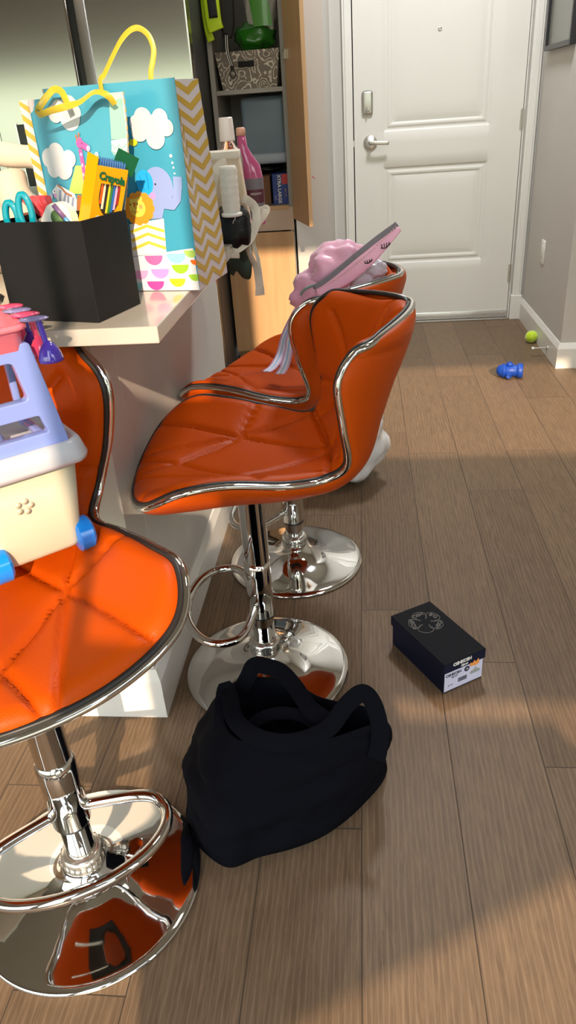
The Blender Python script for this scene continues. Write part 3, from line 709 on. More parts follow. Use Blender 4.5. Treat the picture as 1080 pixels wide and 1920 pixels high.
def gift_bag(label, loc, yaw, W, Hh, D, dec, tuck=0.):
    t = thing('gift_bag', label, 'gift bag', loc, yaw, 'blue gift bags printed with animals')
    # local: x along the front face, +y toward the camera side, z up; side panels fold inwards at the top
    th = .0008
    def yb(z): return -D + (D * .32) * (z / Hh) ** 1.3
    def side(x0, z, s):   # s 0..1 from front to back, gusset folding inward with height
        fold = (1 - abs(2 * s - 1)) * .030 * (z / Hh) ** 1.5
        return Vector((x0 + (fold if x0 < .01 else -fold), yb(z) * s, z))
    NZ = 14
    bm = bmesh.new(); V = [[bm.verts.new((W * i / 10, .0012 * math.sin(i * 1.3 + j * .8) * (0 < i < 10), Hh * j / NZ)) for i in range(11)] for j in range(NZ + 1)]
    for j in range(NZ):
        for i in range(10): bm.faces.new((V[j][i], V[j][i + 1], V[j + 1][i + 1], V[j + 1][i]))
    for v in bm.verts: v.co.y -= .0014
    fr = obj('front_panel', bm, m_sky, t)
    bm = bmesh.new(); V = [[bm.verts.new((W * i / 10, yb(Hh * j / NZ), Hh * j / NZ)) for i in range(11)] for j in range(NZ + 1)]
    for j in range(NZ):
        for i in range(10): bm.faces.new((V[j][i], V[j][i + 1], V[j + 1][i + 1], V[j + 1][i]))
    obj('back_panel', bm, m_sky, t)
    for x0, nm in ((0, 'side_panel'), (W, 'side_panel')):
        bm = bmesh.new(); V = [[bm.verts.new(side(x0, Hh * j / NZ, i / 8)) for i in range(9)] for j in range(NZ + 1)]
        for j in range(NZ):
            for i in range(8): bm.faces.new((V[j][i], V[j][i + 1], V[j + 1][i + 1], V[j + 1][i]))
        e_ = -.0006 if x0 < .01 else .0006
        for jj in range(14):
            step = Hh / 14
            for i in range(8):
                if i % 2 == 0: pass
                sa, sb = i / 8, (i + 1) / 8; z0 = jj * step; wv = lambda s_: (abs(((s_ * 2) % 1) - .5) * 2) * step * .75
                q = [(sa, z0 + wv(sa)), (sb, z0 + wv(sb)), (sb, z0 + wv(sb) + step * .48), (sa, z0 + wv(sa) + step * .48)]
                q = [(s_, min(z_, Hh)) for s_, z_ in q]
                vs = []
                for s_, z_ in q:
                    p = side(x0, z_, s_); p.x += e_; vs.append(bm.verts.new(p))
                try: bm.faces.new(vs).material_index = 1
                except ValueError: pass
        obj(nm, bm, [m_bagw, m_bagg], t, False, label='white and gold zigzag side panel')
    tk = lambda x, z: x + tuck * (1 - min(1, z / Hh)) ** 2 * (1 - x / W)
    obj('bottom_panel', bx(.001, W - .001, -D + .001, -.002, .0005, .0015), m_bagw, t, False)
    decals(dec, fr, W * 100, True)
    if tuck:
        for ch in list(t.children) + list(fr.children):
            for v in ch.data.vertices: v.co.x = tk(v.co.x, v.co.z)
    return t, yb
DEC_B = [
('p','white',[(14.56, 6.5), (0.4, 8.02), (0.01, -0.0), (13.99, 0.0)]),
('h','pink',8.94,6.80,1.94),
('h','aqua',4.11,7.10,2.02),
('h','green',0.90,7.63,1.44),
('h','lilac2',12.44,3.99,1.87),
('h','lilac',7.98,4.23,1.95),
('h','green2',3.52,4.98,1.81),
('h','orange',0.25,5.83,1.00),
('h','aqua',14.05,1.60,1.77),
('h','hotpink',9.30,1.86,1.86),
('h','yellow',4.48,2.33,1.71),
('h','green2',0.62,3.10,1.35),
('c','cloud',7.04,30.67,1.71,1.71),
('c','cloud',3.71,30.47,1.51,1.51),
('c','cloud',2.72,28.88,1.42,1.42),
('c','cloud',5.08,27.29,1.83,1.83),
('c','cloud',8.06,28.50,1.64,1.64),
('c','cloud',8.45,29.90,1.34,1.34),
('c','cloud',5.53,29.04,2.10,2.10),
('c','yellow',9.65,26.84,0.88,0.59),
('c','white',2.49,24.26,0.29,0.29),
('c','white',2.35,23.10,0.21,0.21),
('c','white',2.26,22.29,0.19,0.19),
('c','white',2.19,21.30,0.17,0.17),
('c','eleph',5.89,19.08,3.03,3.53),
('l','eleph',1.74,[(5.87, 17.22), (4.74, 16.05), (3.46, 15.82), (2.42, 16.91), (1.88, 19.1), (1.74, 20.74)]),
('p','eleph',[(8.58, 17.51), (4.97, 15.97), (5.9, 13.62), (9.27, 13.53)]),
('c','earblue',8.48,20.02,1.72,2.23),
('l','earline',0.16,[(9.36, 21.25), (9.16, 19.86), (8.72, 18.64)]),
('l','earline',0.16,[(7.97, 21.65), (7.77, 20.27), (7.81, 18.79)]),
('c','cheek',7.23,17.65,0.61,0.61),
('c','dark',6.35,19.65,0.18,0.18),
('p','white',[(12.92, 12.76), (5.57, 13.61), (6.0, 7.34), (13.34, 6.78)]),
('l','gold',0.57,[(12.97, 11.29), (9.36, 12.37), (5.82, 11.29)]),
('l','gold',0.57,[(13.03, 9.7), (9.38, 10.9), (5.85, 9.72)]),
('l','gold',0.58,[(13.1, 8.09), (9.43, 9.32), (5.98, 8.14)]),
('c','lionor',8.03,15.50,0.88,0.88),
('c','lionor',8.53,14.42,0.89,0.89),
('c','lionor',9.53,13.64,0.89,0.89),
('c','lionor',10.76,13.38,0.90,0.90),
('c','lionor',11.89,13.72,0.90,0.90),
('c','lionor',12.61,14.55,0.90,0.90),
('c','lionor',12.72,15.66,0.89,0.89),
('c','lionor',12.20,16.74,0.88,0.88),
('c','lionor',11.20,17.51,0.88,0.88),
('c','lionor',9.98,17.75,0.87,0.87),
('c','lionor',8.87,17.42,0.87,0.87),
('c','lionor',8.16,16.60,0.87,0.87),
('c','lionor',10.37,15.58,2.50,2.50),
('c','lionye',10.69,15.69,1.67,1.67),
('c','lionye',11.71,16.87,0.42,0.42),
('c','lionye',9.84,17.27,0.41,0.41),
('p','lionor2',[(11.52, 16.67), (10.85, 16.65), (11.28, 15.52)]),
('c','dark',12.04,16.31,0.15,0.15),
('c','dark',10.57,16.35,0.15,0.15),
('c','cheek2',9.98,15.86,0.42,0.42),
('l','lionor2',0.15,[(12.02, 15.16), (11.4, 14.85), (10.58, 15.02)]),
]
DEC_A = [
('p','sage',[(2.87, 33.44), (0.19, 33.9), (0.07, 27.56), (3.21, 27.72)]),
('p','white',[(3.24, 27.56), (0.04, 27.73), (0.1, 25.21), (1.21, 24.41), (3.23, 26.04)]),
('l','sage2',0.32,[(3.24, 27.05), (2.67, 26.18), (1.69, 26.81), (1.09, 26.11), (0.09, 26.9)]),
('l','sage2',0.32,[(3.32, 26.13), (2.75, 25.25), (1.77, 25.88), (1.16, 25.18), (0.06, 25.97)]),
('c','cloud',13.96,32.32,1.45,1.45),
('c','cloud',10.87,33.29,1.71,1.71),
('c','cloud',11.09,31.49,2.02,2.02),
('c','cloud',12.92,32.92,1.53,1.53),
('c','cloud',10.04,32.26,1.33,1.33),
('c','cloud',16.67,25.28,1.72,1.72),
('c','cloud',15.10,26.09,1.71,1.71),
('c','cloud',12.56,25.01,1.50,1.50),
('c','cloud',13.92,23.57,1.92,1.92),
('c','cloud',16.22,23.49,1.43,1.43),
('c','cloud',15.00,24.68,2.02,2.02),
('p','green',[(11.25, 23.9), (6.0, 23.68), (7.55, 19.04), (13.61, 19.24)]),
('p','brown',[(11.5, 18.99), (7.03, 18.84), (7.59, 16.21), (11.77, 16.33)]),
('l','giraffe',0.76,[(9.86, 26.53), (9.58, 23.92), (9.41, 21.7), (9.31, 20.18), (9.44, 18.1)]),
('l','giraffe',1.08,[(10.06, 27.57), (9.27, 27.19), (8.3, 26.62)]),
('c','giraffe',9.84,27.55,0.68,0.88),
('c','gpink',8.11,26.53,0.39,0.49),
('l','brown2',0.22,[(10.24, 27.75), (10.37, 28.6)]),
('l','brown2',0.22,[(9.83, 28.06), (9.75, 28.91)]),
('c','brown2',10.37,28.60,0.22,0.22),
('c','brown2',9.75,28.91,0.22,0.22),
('c','gpink',9.73,25.66,0.20,0.30),
('c','gpink',9.69,23.92,0.20,0.34),
('c','gpink',9.61,22.33,0.20,0.34),
('c','gpink',9.55,21.09,0.22,0.30),
('c','gpink',9.17,19.82,0.30,0.41),
('c','dark',9.32,27.44,0.12,0.12),
('p','white',[(17.41, 19.73), (15.94, 20.96), (14.89, 20.56), (12.02, 19.19), (11.6, 18.08), (11.84, 16.05), (16.45, 16.17), (16.4, 18.22)]),
('c','zgrey',17.72,19.01,0.42,0.53),
('c','cheek',16.77,19.07,0.31,0.42),
('c','dark',16.81,19.80,0.13,0.13),
('l','zgrey',0.51,[(15.37, 20.03), (15.75, 18.02)]),
('l','zgrey',0.51,[(14.16, 19.35), (15.17, 17.07)]),
('l','zgrey',0.51,[(13.56, 18.96), (14.0, 16.67)]),
('l','zgrey',0.51,[(12.38, 18.65), (13.03, 16.36)]),
('l','brown2',0.40,[(15.85, 20.87), (14.96, 20.29), (14.13, 19.44), (12.67, 18.84)]),
('c','white',6.39,25.42,0.39,0.49),
('c','dark',6.48,25.51,0.10,0.10),
('c','bird',9.98,17.20,0.62,0.52),
]
YB = math.atan2(.167, -.986); YA = math.atan2(.045, -.2031)
def shift(d, s):
    if d[0] == 'c' or d[0] == 'h': return d[:3] + (d[3] - s,) + d[4:]
    if d[0] == 'p': return (d[0], d[1], [(u, v - s) for u, v in d[2]])
    return (d[0], d[1], d[2], [(u, v - s) for u, v in d[3]])
bagB, _ = gift_bag('large blue gift bag with elephant and lion at the slab edge, ribbon handle standing up', (-.323, 1.456, .9055), YB, .262, .365, .17, DEC_B)
bagA, _ = gift_bag('blue gift bag with giraffe and zebra, in front, its ribbon handle drooping', (-.4014, 1.395, 1.067), YA, .208, .186, .004, [shift(d, 16.15) for d in DEC_A], .034)
def inv(t): return (Matrix.Translation(t.location) @ Matrix.Rotation(t.rotation_euler[2], 4, 'Z')).inverted()
def loc_pts(t, pts): I = inv(t); return [I @ Vector(p) for p in pts]
m_rib = M('yellow_ribbon', '#b9a52a', .35, sheen=.3, bump=.2, bscale=80)
hB = [(-.462, 1.462, 1.245), (-.462, 1.462, 1.275), (-.453, 1.462, 1.284), (-.433, 1.465, 1.311), (-.414, 1.468, 1.334), (-.395, 1.468, 1.347), (-.379, 1.468, 1.348), (-.364, 1.466, 1.336), (-.358, 1.464, 1.316), (-.362, 1.462, 1.298), (-.368, 1.460, 1.279), (-.368, 1.460, 1.25)]
P_ = smoothpath(loc_pts(bagB, [(x, y + .012, z) for x, y, z in hB]), 6)
bm = bmesh.new(); sweep(bm, P_, flat=(.0046, .0004), seg=8, up=[Vector((.35 * math.sin(i * .09), 1, .0)) for i in range(len(P_))]); obj('ribbon_handle', bm, m_rib, bagB, 'auto')
hA = [(-.415, 1.385, 1.235), (-.425, 1.378, 1.25), (-.444, 1.372, 1.255), (-.47, 1.366, 1.242), (-.497, 1.366, 1.237), (-.523, 1.37, 1.233), (-.553, 1.38, 1.228), (-.55, 1.395, 1.242), (-.526, 1.40, 1.263), (-.511, 1.396, 1.262), (-.503, 1.389, 1.254), (-.497, 1.384, 1.238)]
P_ = smoothpath(loc_pts(bagA, hA), 6)
bm = bmesh.new(); sweep(bm, P_, flat=(.0056, .0004), seg=8, up=[Vector((.15, 1, .9 * math.sin(i * .13))) for i in range(len(P_))]); obj('ribbon_handle', bm, m_rib, bagA, 'auto')
# zigzag edge strip and a pale tissue end of the front bag
bm = bmesh.new()
z = 0.0
V0 = [bm.verts.new(p) for p in ((.190, .0012, 0), (.2085, .0012, 0), (.2085, .0012, .186), (.190, .0012, .186))]; bm.faces.new(V0)
for k in range(8):
    z0 = k * .0235
    for (xa, za, xb, zb) in ((.190, 0, .2085, .014),):
        vs = [bm.verts.new((xa, .0016, min(.186, z0 + za))), bm.verts.new((xb, .0016, min(.186, z0 + zb))), bm.verts.new((xb, .0016, min(.186, z0 + zb + .011))), bm.verts.new((xa, .0016, min(.186, z0 + za + .011)))]
        try: bm.faces.new(vs).material_index = 1
        except ValueError: pass
obj('zigzag_edge', bm, [m_bagw, m_bagg], bagA, False)

# ------------------------------------------------------------ black desk box and what is in it
BX = thing('organizer_box', 'open black matte box on the countertop corner holding craft supplies', 'box', (-.637, 1.281, .9055), math.atan2(-.051, .18))
m_bbox = M('black_board', (.008, .008, .009), .6, bump=.15, bscale=500, spec=.25)
W_, D_, H_, t_ = .187, .138, .166, .003
bm = bmesh.new(); box(bm, 0, W_, 0, t_, 0, H_, bev=.0008); box(bm, 0, W_, D_ - t_, D_, 0, H_, bev=.0008); box(bm, 0, t_, t_, D_ - t_, 0, H_); box(bm, W_ - t_, W_, t_, D_ - t_, 0, H_, bev=.0008); box(bm, t_, W_ - t_, t_, D_ - t_, 0, .003)
obj('box_walls', bm, m_bbox, BX, False)
MB_ = Matrix.Translation(BX.location) @ Matrix.Rotation(BX.rotation_euler[2], 4, 'Z')
# crayons
cy = math.radians(50); CR = thing('crayon_box', 'open yellow box of crayons leaning out of the black box', 'crayon box')
mt = Matrix.Translation((-.476, 1.303, 1.040)) @ Matrix.Rotation(math.radians(20), 4, 'Y') @ Matrix.Rotation(cy, 4, 'Z')
CR.rotation_mode = 'QUATERNION'; CR.location = mt.translation; CR.rotation_quaternion = mt.to_quaternion()
m_yel = M('crayon_yellow', '#e0a400', .35, coat=.2); m_gold2 = M('crayon_orange_gold', '#d99a10', .35, coat=.2); m_cgreen = M('crayon_green', '#155c3c', .4)
obj('carton', bx(0, .062, 0, .032, 0, .115, bev=.0008), [m_gold2], CR, False)
obj('carton_side', bx(-.0008, .0, -.0005, .0325, -.01, .128), m_yel, CR, False, label='plain yellow side')
bm = bmesh.new(); box(bm, .040, .086, .018, .0195, .112, .146, bev=.0004, mtx=Matrix.Translation((.04, 0, .112)) @ Matrix.Rotation(math.radians(14), 4, 'Y') @ Matrix.Translation((-.04, 0, -.112))); obj('lid_flap', bm, m_cgreen, CR, False, label='green folded back lid flap')
bm = bmesh.new(); prism(bm, [(.012, .088)] + [(.031 + .020 * math.cos(a), .070 + .034 * math.sin(a)) for a in [PI + i * PI / 14 for i in range(15)]] + [(.050, .088)], -.0012, 0); obj('window_print', bm, M('crayon_window', '#3b2a20', .4), CR, False)
for i, c in enumerate(('#d9571d', '#e9d9b9', '#2c2c2c', '#e0c832', '#3a7a3c', '#2d68b5', '#c9a6c8', '#9c2f2a')):
    bm = bmesh.new(); x = .0145 + i * .0048; dz = .034 * math.sqrt(max(.02, 1 - ((x - .031) / .020) ** 2)); prism(bm, [(x - .0019, .0705 - dz + .004), (x + .0019, .0705 - dz + .004), (x + .0019, .082), (x, .0885), (x - .0019, .082)], -.0020, -.0012)
    obj('printed_crayon', bm, M('wax_%d' % i, c, .4), CR, False)
text('lettering', 'Crayola', .0165, frame((.031, -.0022, .098), (1, 0, -.10), (.1, 0, 1)), m_cgreen, CR, bold=.0007)
bm = bmesh.new(); prism(bm, [(.016 + .0105 * math.cos(a), .017 + .018 * math.sin(a)) for a in [i * PI / 8 for i in range(16)]], -.0014, 0); obj('label_badge', bm, M('badge_grey', '#c9c9cc', .4), CR, False)
bm = bmesh.new(); prism(bm, [(.016 + .008 * math.cos(a), .017 + .015 * math.sin(a)) for a in [i * PI / 8 for i in range(16)]], -.0018, -.0014); obj('label_badge', bm, M('badge_dark', '#2b4548', .4), CR, False)
text('lettering', '24', .011, frame((.016, -.0021, .017), (1, 0, 0), (0, 0, 1)), m_white, CR)
bm = bmesh.new()
for i in range(12):
    for j in range(3): lathe(bm, [(.0022, .105), (.0022, .120), (.0008, .125)], 8, (.005 + i * .0047, .006 + j * .009, 0))
obj('crayon_tips', bm, M('wax_blue', '#2d5f9a', .5), CR)
CR2 = None
# scissors
SC = thing('scissors', 'teal handled scissors standing in the black box', 'scissors', (-.590, 1.300, .99), math.radians(-14))
m_teal = M('teal_plastic', '#0b8fa5', .12, coat=.6)
for dx, k in ((-.016, .9), (.016, 1.0)):
    bm = bmesh.new(); sweep(bm, smoothpath([(dx + .0125 * math.cos(a), -.001 * dx / .016, .092 * k + .030 * k * math.sin(a)) for a in [i * PI / 5 for i in range(10)]], 5, True), flat=(.0055, .0042), seg=12, closed=True, up=(0, 1, 0)); obj('handle', bm, m_teal, SC)
bm = bmesh.new(); prism(bm, [(-.006, -.075), (.006, -.075), (.011, .06), (-.011, .06)], -.001, .001); obj('blades', bm, m_brush, SC, False)
TP = thing('tape_dispenser', 'white clear tape dispenser with a green patterned core in the black box', 'tape dispenser', (-.527, 1.318, 1.063), math.radians(-12))
bm = bmesh.new(); prism(bm, [(-.030, -.02), (.032, -.02), (.032, .004)] + [(.004 + .027 * math.cos(a), .008 + .024 * math.sin(a)) for a in [i * PI / 12 for i in range(0, 10)]] + [(-.022, .012), (-.030, .006)], -.012, .012); bmesh.ops.bevel(bm, geom=bm.edges[:], offset=.0015, segments=2, affect='EDGES'); obj('shell', bm, m_white, TP, False)
bm = bmesh.new(); lathe(bm, [(.0, -.0135), (.013, -.0135), (.013, .0)], 28, (.006, 0, .008), axis='y'); obj('tape_core', bm, M('tape_green', '#5d7d4d', .5, var=.5, vscale=120), TP)
def stick(name, label, cat, a, b, r, m, tipm=None, tip=.15):
    t = thing(name, label, cat, a); a_, b_ = Vector(a), Vector(b); d = b_ - a_
    bm = bmesh.new(); sweep(bm, [Vector((0, 0, 0)), d * .5, d * (1 - tip)], r=r, seg=14); obj('barrel', bm, m, t)
    bm = bmesh.new(); sweep(bm, [d * (1 - tip), d * (1 - tip * .5), d], r=r * 1.12, seg=14); obj('cap', bm, tipm or m, t); return t
stick('marker_pen', 'white and blue pen with a purple cap across the tape dispenser', 'pen', (-.487, 1.290, 1.045), (-.524, 1.298, 1.092), .0038, M('pen_blue', '#4a90c0', .3), M('pen_purple', '#7a5d8c', .3), .45)
t = thing('toy_cup', 'coral red ribbed paper cup peeking over the black box', 'toy cup', (-.557, 1.352, 1.062))
bm = bmesh.new(); rings = []
for z_, r0 in ((0, .010), (.012, .013), (.026, .021), (.040, .025)):
    rings.append([Vector(((r0 + .0018 * math.cos(12 * a)) * math.cos(a) - z_ * .5, (r0 + .0018 * math.cos(12 * a)) * math.sin(a), z_)) for a in [2 * PI * i / 72 for i in range(72)]])
loft(bm, rings, True, False); o_ = obj('cup_body', bm, M('coral', '#dd4c55', .5), t); o_.modifiers.new('s', 'SOLIDIFY').thickness = .001
stick('pencil', 'grey pencil lying across the rim of the black box beside the coral cup', 'pencil', (-.552, 1.322, 1.072), (-.572, 1.312, 1.062), .003, M('pencil_grey', '#8f8a83', .5))
t = tag(obj('paper_scraps', blob((0, 0, 0), (.070, .045, .05), amp=.3, freq=3, seed=9), M('paper_black', (.03, .03, .03), .8)), 'dark crumpled filling inside the black box', 'paper'); t.location = (-.525, 1.320, .975)
bpy.data.objects.remove(t)

# ------------------------------------------------------------ left edge of the countertop
m_cream = M('cream_fabric', '#cdbfae', .8, bump=.4, bscale=60)
t = thing('fabric_roll', 'rolled cream cloth lying on top at the far left of the countertop', 'cloth roll', (-.72, 1.66, 1.165))
bm = bmesh.new(); sweep(bm, smoothpath([(-.20, .02, .025), (-.10, 0, .012), (-.02, 0, -.004), (.028, 0, -.010), (.032, 0, -.011)], 6), r=.0235, seg=22, rfun=lambda s: 1 + .05 * math.sin(s * 17) - (.35 if s > .99 else 0)); obj('roll', bm, m_cream, t)
t = thing('fabric_roll', 'second cream cloth roll under the first, standing behind the scissors', 'cloth roll', (-.73, 1.62, .9055))
bm = bmesh.new(); sweep(bm, smoothpath([(.03, 0, .0), (.02, 0, .08), (.0, .0, .16), (-.02, .02, .215)], 6), r=.036, seg=22, rfun=lambda s: 1 + .06 * math.sin(s * 21)); obj('roll', bm, m_cream, t)
t = tag(obj('pillow_insert', blob((-.86, 1.78, .995), (.11, .09, .09), amp=.25, freq=2.5, seed=4, pw=.8), m_cream), 'crumpled cream fabric heap behind the scissors at the left edge', 'fabric')
t = thing('craft_box', 'narrow brown box behind the black box, carrying the giraffe gift bag', 'box', (-.655, 1.462, .9055), math.atan2(-.045, .2031))
obj('carton', bx(0, .180, 0, .045, 0, .1605, bev=.001), M('craft_brown', '#6a3a25', .6), t, False)
t = tag(obj('crinkled_bag', blob((-.74, 1.27, .958), (.085, .05, .052), amp=.5, freq=6, seed=8), M('crinkle_plastic', '#8d8d88', .15, coat=.8, bump=.8, bscale=60)), 'crinkled grey plastic bag at the left frame edge beside the black box', 'plastic bag')

# ------------------------------------------------------------ far end of the countertop
TB = thing('canvas_tote', 'natural canvas tote bag with white straps at the far end of the countertop', 'tote bag', (-.325, 2.12, .9055), math.radians(6))
m_canv = M('canvas', '#cbb79e', .85, bump=.4, bscale=700, var=.05); m_strap = M('canvas_strap', '#d9d0bf', .8, bump=.4, bscale=500)
bm = bmesh.new(); box(bm, -.16, .0, -.003, .10, .0, .215, bev=.006, seg=3)
for v in bm.verts:
    k = v.co.z / .215; v.co.y += .004 * math.sin(v.co.x * 60) * k; v.co.x += (.022 * (1 - k)) * (1 if v.co.x > -.08 else -.3)
obj('bag_body', bm, m_canv, TB); obj('hem', bx(-.162, .003, -.006, .102, .198, .2165, bev=.002), m_strap, TB)
def ribbon(name, pts, hw, th, m, parent, up=(0, 1, 0), n=7, upf=None, rf=None):
    P = smoothpath(loc_pts(parent, pts), n); bm = bmesh.new()
    sweep(bm, P, flat=(hw, th), seg=8, up=[Vector(upf(i / (len(P) - 1))) for i in range(len(P))] if upf else up, rfun=rf); return obj(name, bm, m, parent, 'auto')
ribbon('strap', [(-.350, 2.08, 1.098), (-.366, 2.06, 1.092), (-.381, 2.05, 1.07), (-.394, 2.05, 1.006), (-.396, 2.05, .94), (-.388, 2.04, .905), (-.367, 2.03, .892), (-.346, 2.02, .888), (-.325, 2.03, .895), (-.299, 2.05, .914), (-.281, 2.06, .954), (-.284, 2.07, .985), (-.298, 2.07, 1.002), (-.314, 2.07, 1.010)], .0115, .0009, m_strap, TB, upf=lambda s: (.1, 1, .25 * math.sin(s * 9)))
ribbon('strap', [(-.312, 2.065, .915), (-.311, 2.07, .885), (-.306, 2.07, .861), (-.294, 2.07, .832), (-.289, 2.07, .788), (-.294, 2.07, .755)], .011, .0009, m_strap, TB, upf=lambda s: (math.sin(s * 4), 1, 0))
ribbon('strap', [(-.284, 2.072, .975), (-.276, 2.072, .960), (-.292, 2.073, .93), (-.296, 2.073, .895), (-.287, 2.074, .85), (-.283, 2.074, .79), (-.281, 2.074, .755)], .006, .0009, m_strap, TB, upf=lambda s: (.4, 1, 0))
ribbon('strap', [(-.298, 2.09, .985), (-.275, 2.10, .975), (-.256, 2.10, .979), (-.262, 2.095, .965), (-.285, 2.09, .938)], .009, .0009, m_strap, TB)
t = thing('gauze_roll', 'white gathered cloth cylinder in front of the canvas tote', 'cloth roll', (-.333, 1.985, .977), math.radians(0))
bm = bmesh.new(); lathe(bm, [(.0, .118), (.019, .118), (.0225, .112)] + [(.0225 + .0008 * math.sin(k * 1.9), .11 - k * .005) for k in range(20)] + [(.0225, .008)], 40); obj('gathered_cloth', bm, M('white_cloth', '#ded8cd', .8, bump=.5, bscale=50, stretch=(1, 1, 4)), t)
bm = bmesh.new(); lathe(bm, [(.022, 0), (.026, .001), (.0265, .008), (.022, .010)], 40); obj('hem_ring', bm, m_white, t)
PO = thing('black_pouch', 'black leather pouch hanging over the countertop side under the straps', 'pouch', (-.350, 2.02, .885))
obj('pouch_body', blob((0, .04, .052), (.055, .045, .058), amp=.18, freq=2.5, seed=6, pw=.72), M('black_leather', (.008, .0075, .009), .35, bump=.3, bscale=200, spec=.25), PO)
bm = bmesh.new(); sweep(bm, smoothpath([(.018, -.012, .09), (.021, -.014, .083), (.016, -.016, .078), (.014, -.015, .072)], 4), r=.0009, seg=6); obj('zip_cord', bm, m_white, PO)
obj('webbing', bx(-.040, .026, -.030, -.027, -.012, .0, bev=.001, mtx=Matrix.Rotation(math.radians(3), 4, 'Y')), m_strap, PO, False)
t = thing('felt_leaves', 'dark green felt leaves hanging below the black pouch', 'felt leaves', (-.401, 2.10, .862))
lf = [(0, 0), (.023, .004), (.059, -.010), (.089, -.012), (.091, -.038), (.083, -.066), (.062, -.062), (.046, -.044), (.037, -.055), (.026, -.046), (.022, -.028), (.012, -.020)]
m_felt = M('green_felt', '#37443a', .95, bump=.4, bscale=400)
def flat_shape(pts, th, wob=.004, n=5):
    P = smoothpath([(x, 0, z) for x, z in pts], n, True); c = sum(P, Vector()) / len(P); bm = bmesh.new(); rings = []
    for y, k in ((-th, 1.0), (th, 1.0)): rings.append([c + (p - c) * k + Vector((0, y + wob * math.sin(p.x * 90) * math.cos(p.z * 70), 0)) for p in P])
    loft(bm, rings); return bm
obj('leaf', flat_shape(lf, .0015), m_felt, t)
obj('leaf', flat_shape([(.055, .0), (.066, .040), (.074, .052), (.092, .036), (.096, .010), (.088, -.012), (.070, -.02)], .0015), m_felt, t)
# bottles behind the tote
t = thing('mouthwash_bottle', 'clear bottle with a tall white cap standing behind the canvas tote', 'bottle', (-.376, 2.285, .9055))
m_clear = M('clear_plastic', (.92, .9, .9), .05, trans=.95, ior=1.35)
bm = bmesh.new(); lathe(bm, [(.0, 0), (.036, .0), (.038, .006), (.038, .19), (.034, .21), (.020, .226), (.0195, .245)], 40); obj('bottle_body', bm, m_clear, t)
bm = bmesh.new(); lathe(bm, [(.021, .235), (.0215, .24), (.0195, .290), (.018, .295), (0, .295)], 40); obj('cap', bm, M('cap_white', '#e9dcd6', .3), t)
t = thing('spray_bottle', 'pink cleaner bottle with a dark label behind the canvas tote', 'bottle', (-.330, 2.365, .9055), math.radians(0))
m_pinkb = M('pink_liquid_plastic', '#b5507c', .15, coat=.5)
bm = bmesh.new(); rings = []
for z_, rx_, ry_, ox in ((0, .034, .022, 0), (.004, .037, .025, 0), (.13, .037, .025, 0), (.165, .034, .024, -.003), (.19, .022, .018, -.010), (.215, .014, .014, -.016), (.25, .012, .012, -.018)):
    rings.append([Vector((ox + rx_ * math.cos(a), ry_ * math.sin(a), z_)) for a in [2 * PI * i / 32 for i in range(32)]])
loft(bm, rings); o_ = obj('bottle_body', bm, m_pinkb, t)
bm = bmesh.new(); lathe(bm, [(.0135, .245), (.0135, .262), (.010, .266), (0, .266)], 24, (-.018, 0, 0)); obj('cap', bm, M('peach_cap', '#dba58c', .4), t)
bm = bmesh.new(); rings = []
for z_ in (.02, .13): rings.append([Vector((.0376 * math.cos(a), .0256 * math.sin(a), z_)) for a in [2 * PI * i / 32 for i in range(32)]])
loft(bm, rings, False, False); lb = obj('label', bm, M('label_grey', '#6f6a70', .35), t)
bm = bmesh.new(); rings = []
for z_ in (.062, .10): rings.append([Vector((.038 * math.cos(a), .026 * math.sin(a), z_)) for a in [2 * PI * i / 32 for i in range(32)]])
loft(bm, rings, False, False); obj('label_band', bm, M('label_maroon', '#54202f', .35), lb)
text('lettering', 'MIGHTY', .009, frame((.016, -.0262, .088), (1, .15, 0), (0, 0, 1)), m_white, lb)

# everything standing on the countertop is built to the old slab corner; bring it onto this slab
K_ = .8689
for o_ in [o for o in COL.objects if o.parent is None and o.get('label') and o.location.z > .7 and o.name.split('.')[0] not in ('countertop', 'picture_frame', 'dog_leash', 'paper_towel_pack', 'storage_bin', 'storage_tub', 'carton', 'cardboard_box', 'bin_liner', 'wall_mark')]:
    q = o_.location - Vector((-.345, 1.19, .905)); o_.location = Vector((-.2998, 1.034, .9452)) + q * K_; rescale(o_, K_)
for nm_ in ('pillow_insert', 'crinkled_bag'):
    o_ = bpy.data.objects[nm_]; me_ = o_.data
    for v in me_.vertices: v.co = Vector((-.2998, 1.034, .9452)) + (v.co - Vector((-.345, 1.19, .905))) * K_

# ------------------------------------------------------------ toy cart on the front stool
TC = thing('toy_cart', 'plastic toy cart with cream bin, pink tray and blue wheels on the front stool', 'toy cart', (-.426, .918, .634), math.radians(41))
def rbox(a0, a1, b0, b1, r, z, n=6):
    o = []
    for cx, cy_, s in ((a1 - r, b1 - r, 0), (a0 + r, b1 - r, 1), (a0 + r, b0 + r, 2), (a1 - r, b0 + r, 3)):
        for i in range(n + 1):
            a = s * PI / 2 + i * PI / 2 / n; o.append(Vector((cx + r * math.cos(a), cy_ + r * math.sin(a), z)))
    return o
m_creamp = M('cream_plastic', '#bab49e', .32, coat=.2, var=.02); m_lav = M('lavender_plastic', '#8092d2', .22, coat=.4); m_pinkp = M('pink_plastic', '#e07485', .22, coat=.4); m_bluep = M('blue_plastic', '#0f7ee0', .2, coat=.5); m_lid = M('milky_lid', '#b4b8c2', .25, coat=.3)
def nest(sec):
    bm = bmesh.new(); loft(bm, [rbox(*s) for s in sec]); return bm
obj('bin', nest([(-.112, -.013, .012, .085, .014, .010), (-.122, -.004, .003, .095, .018, .016), (-.124, -.002, .001, .098, .018, .022), (-.146, .012, -.012, .118, .020, .160)]), m_creamp, TC)
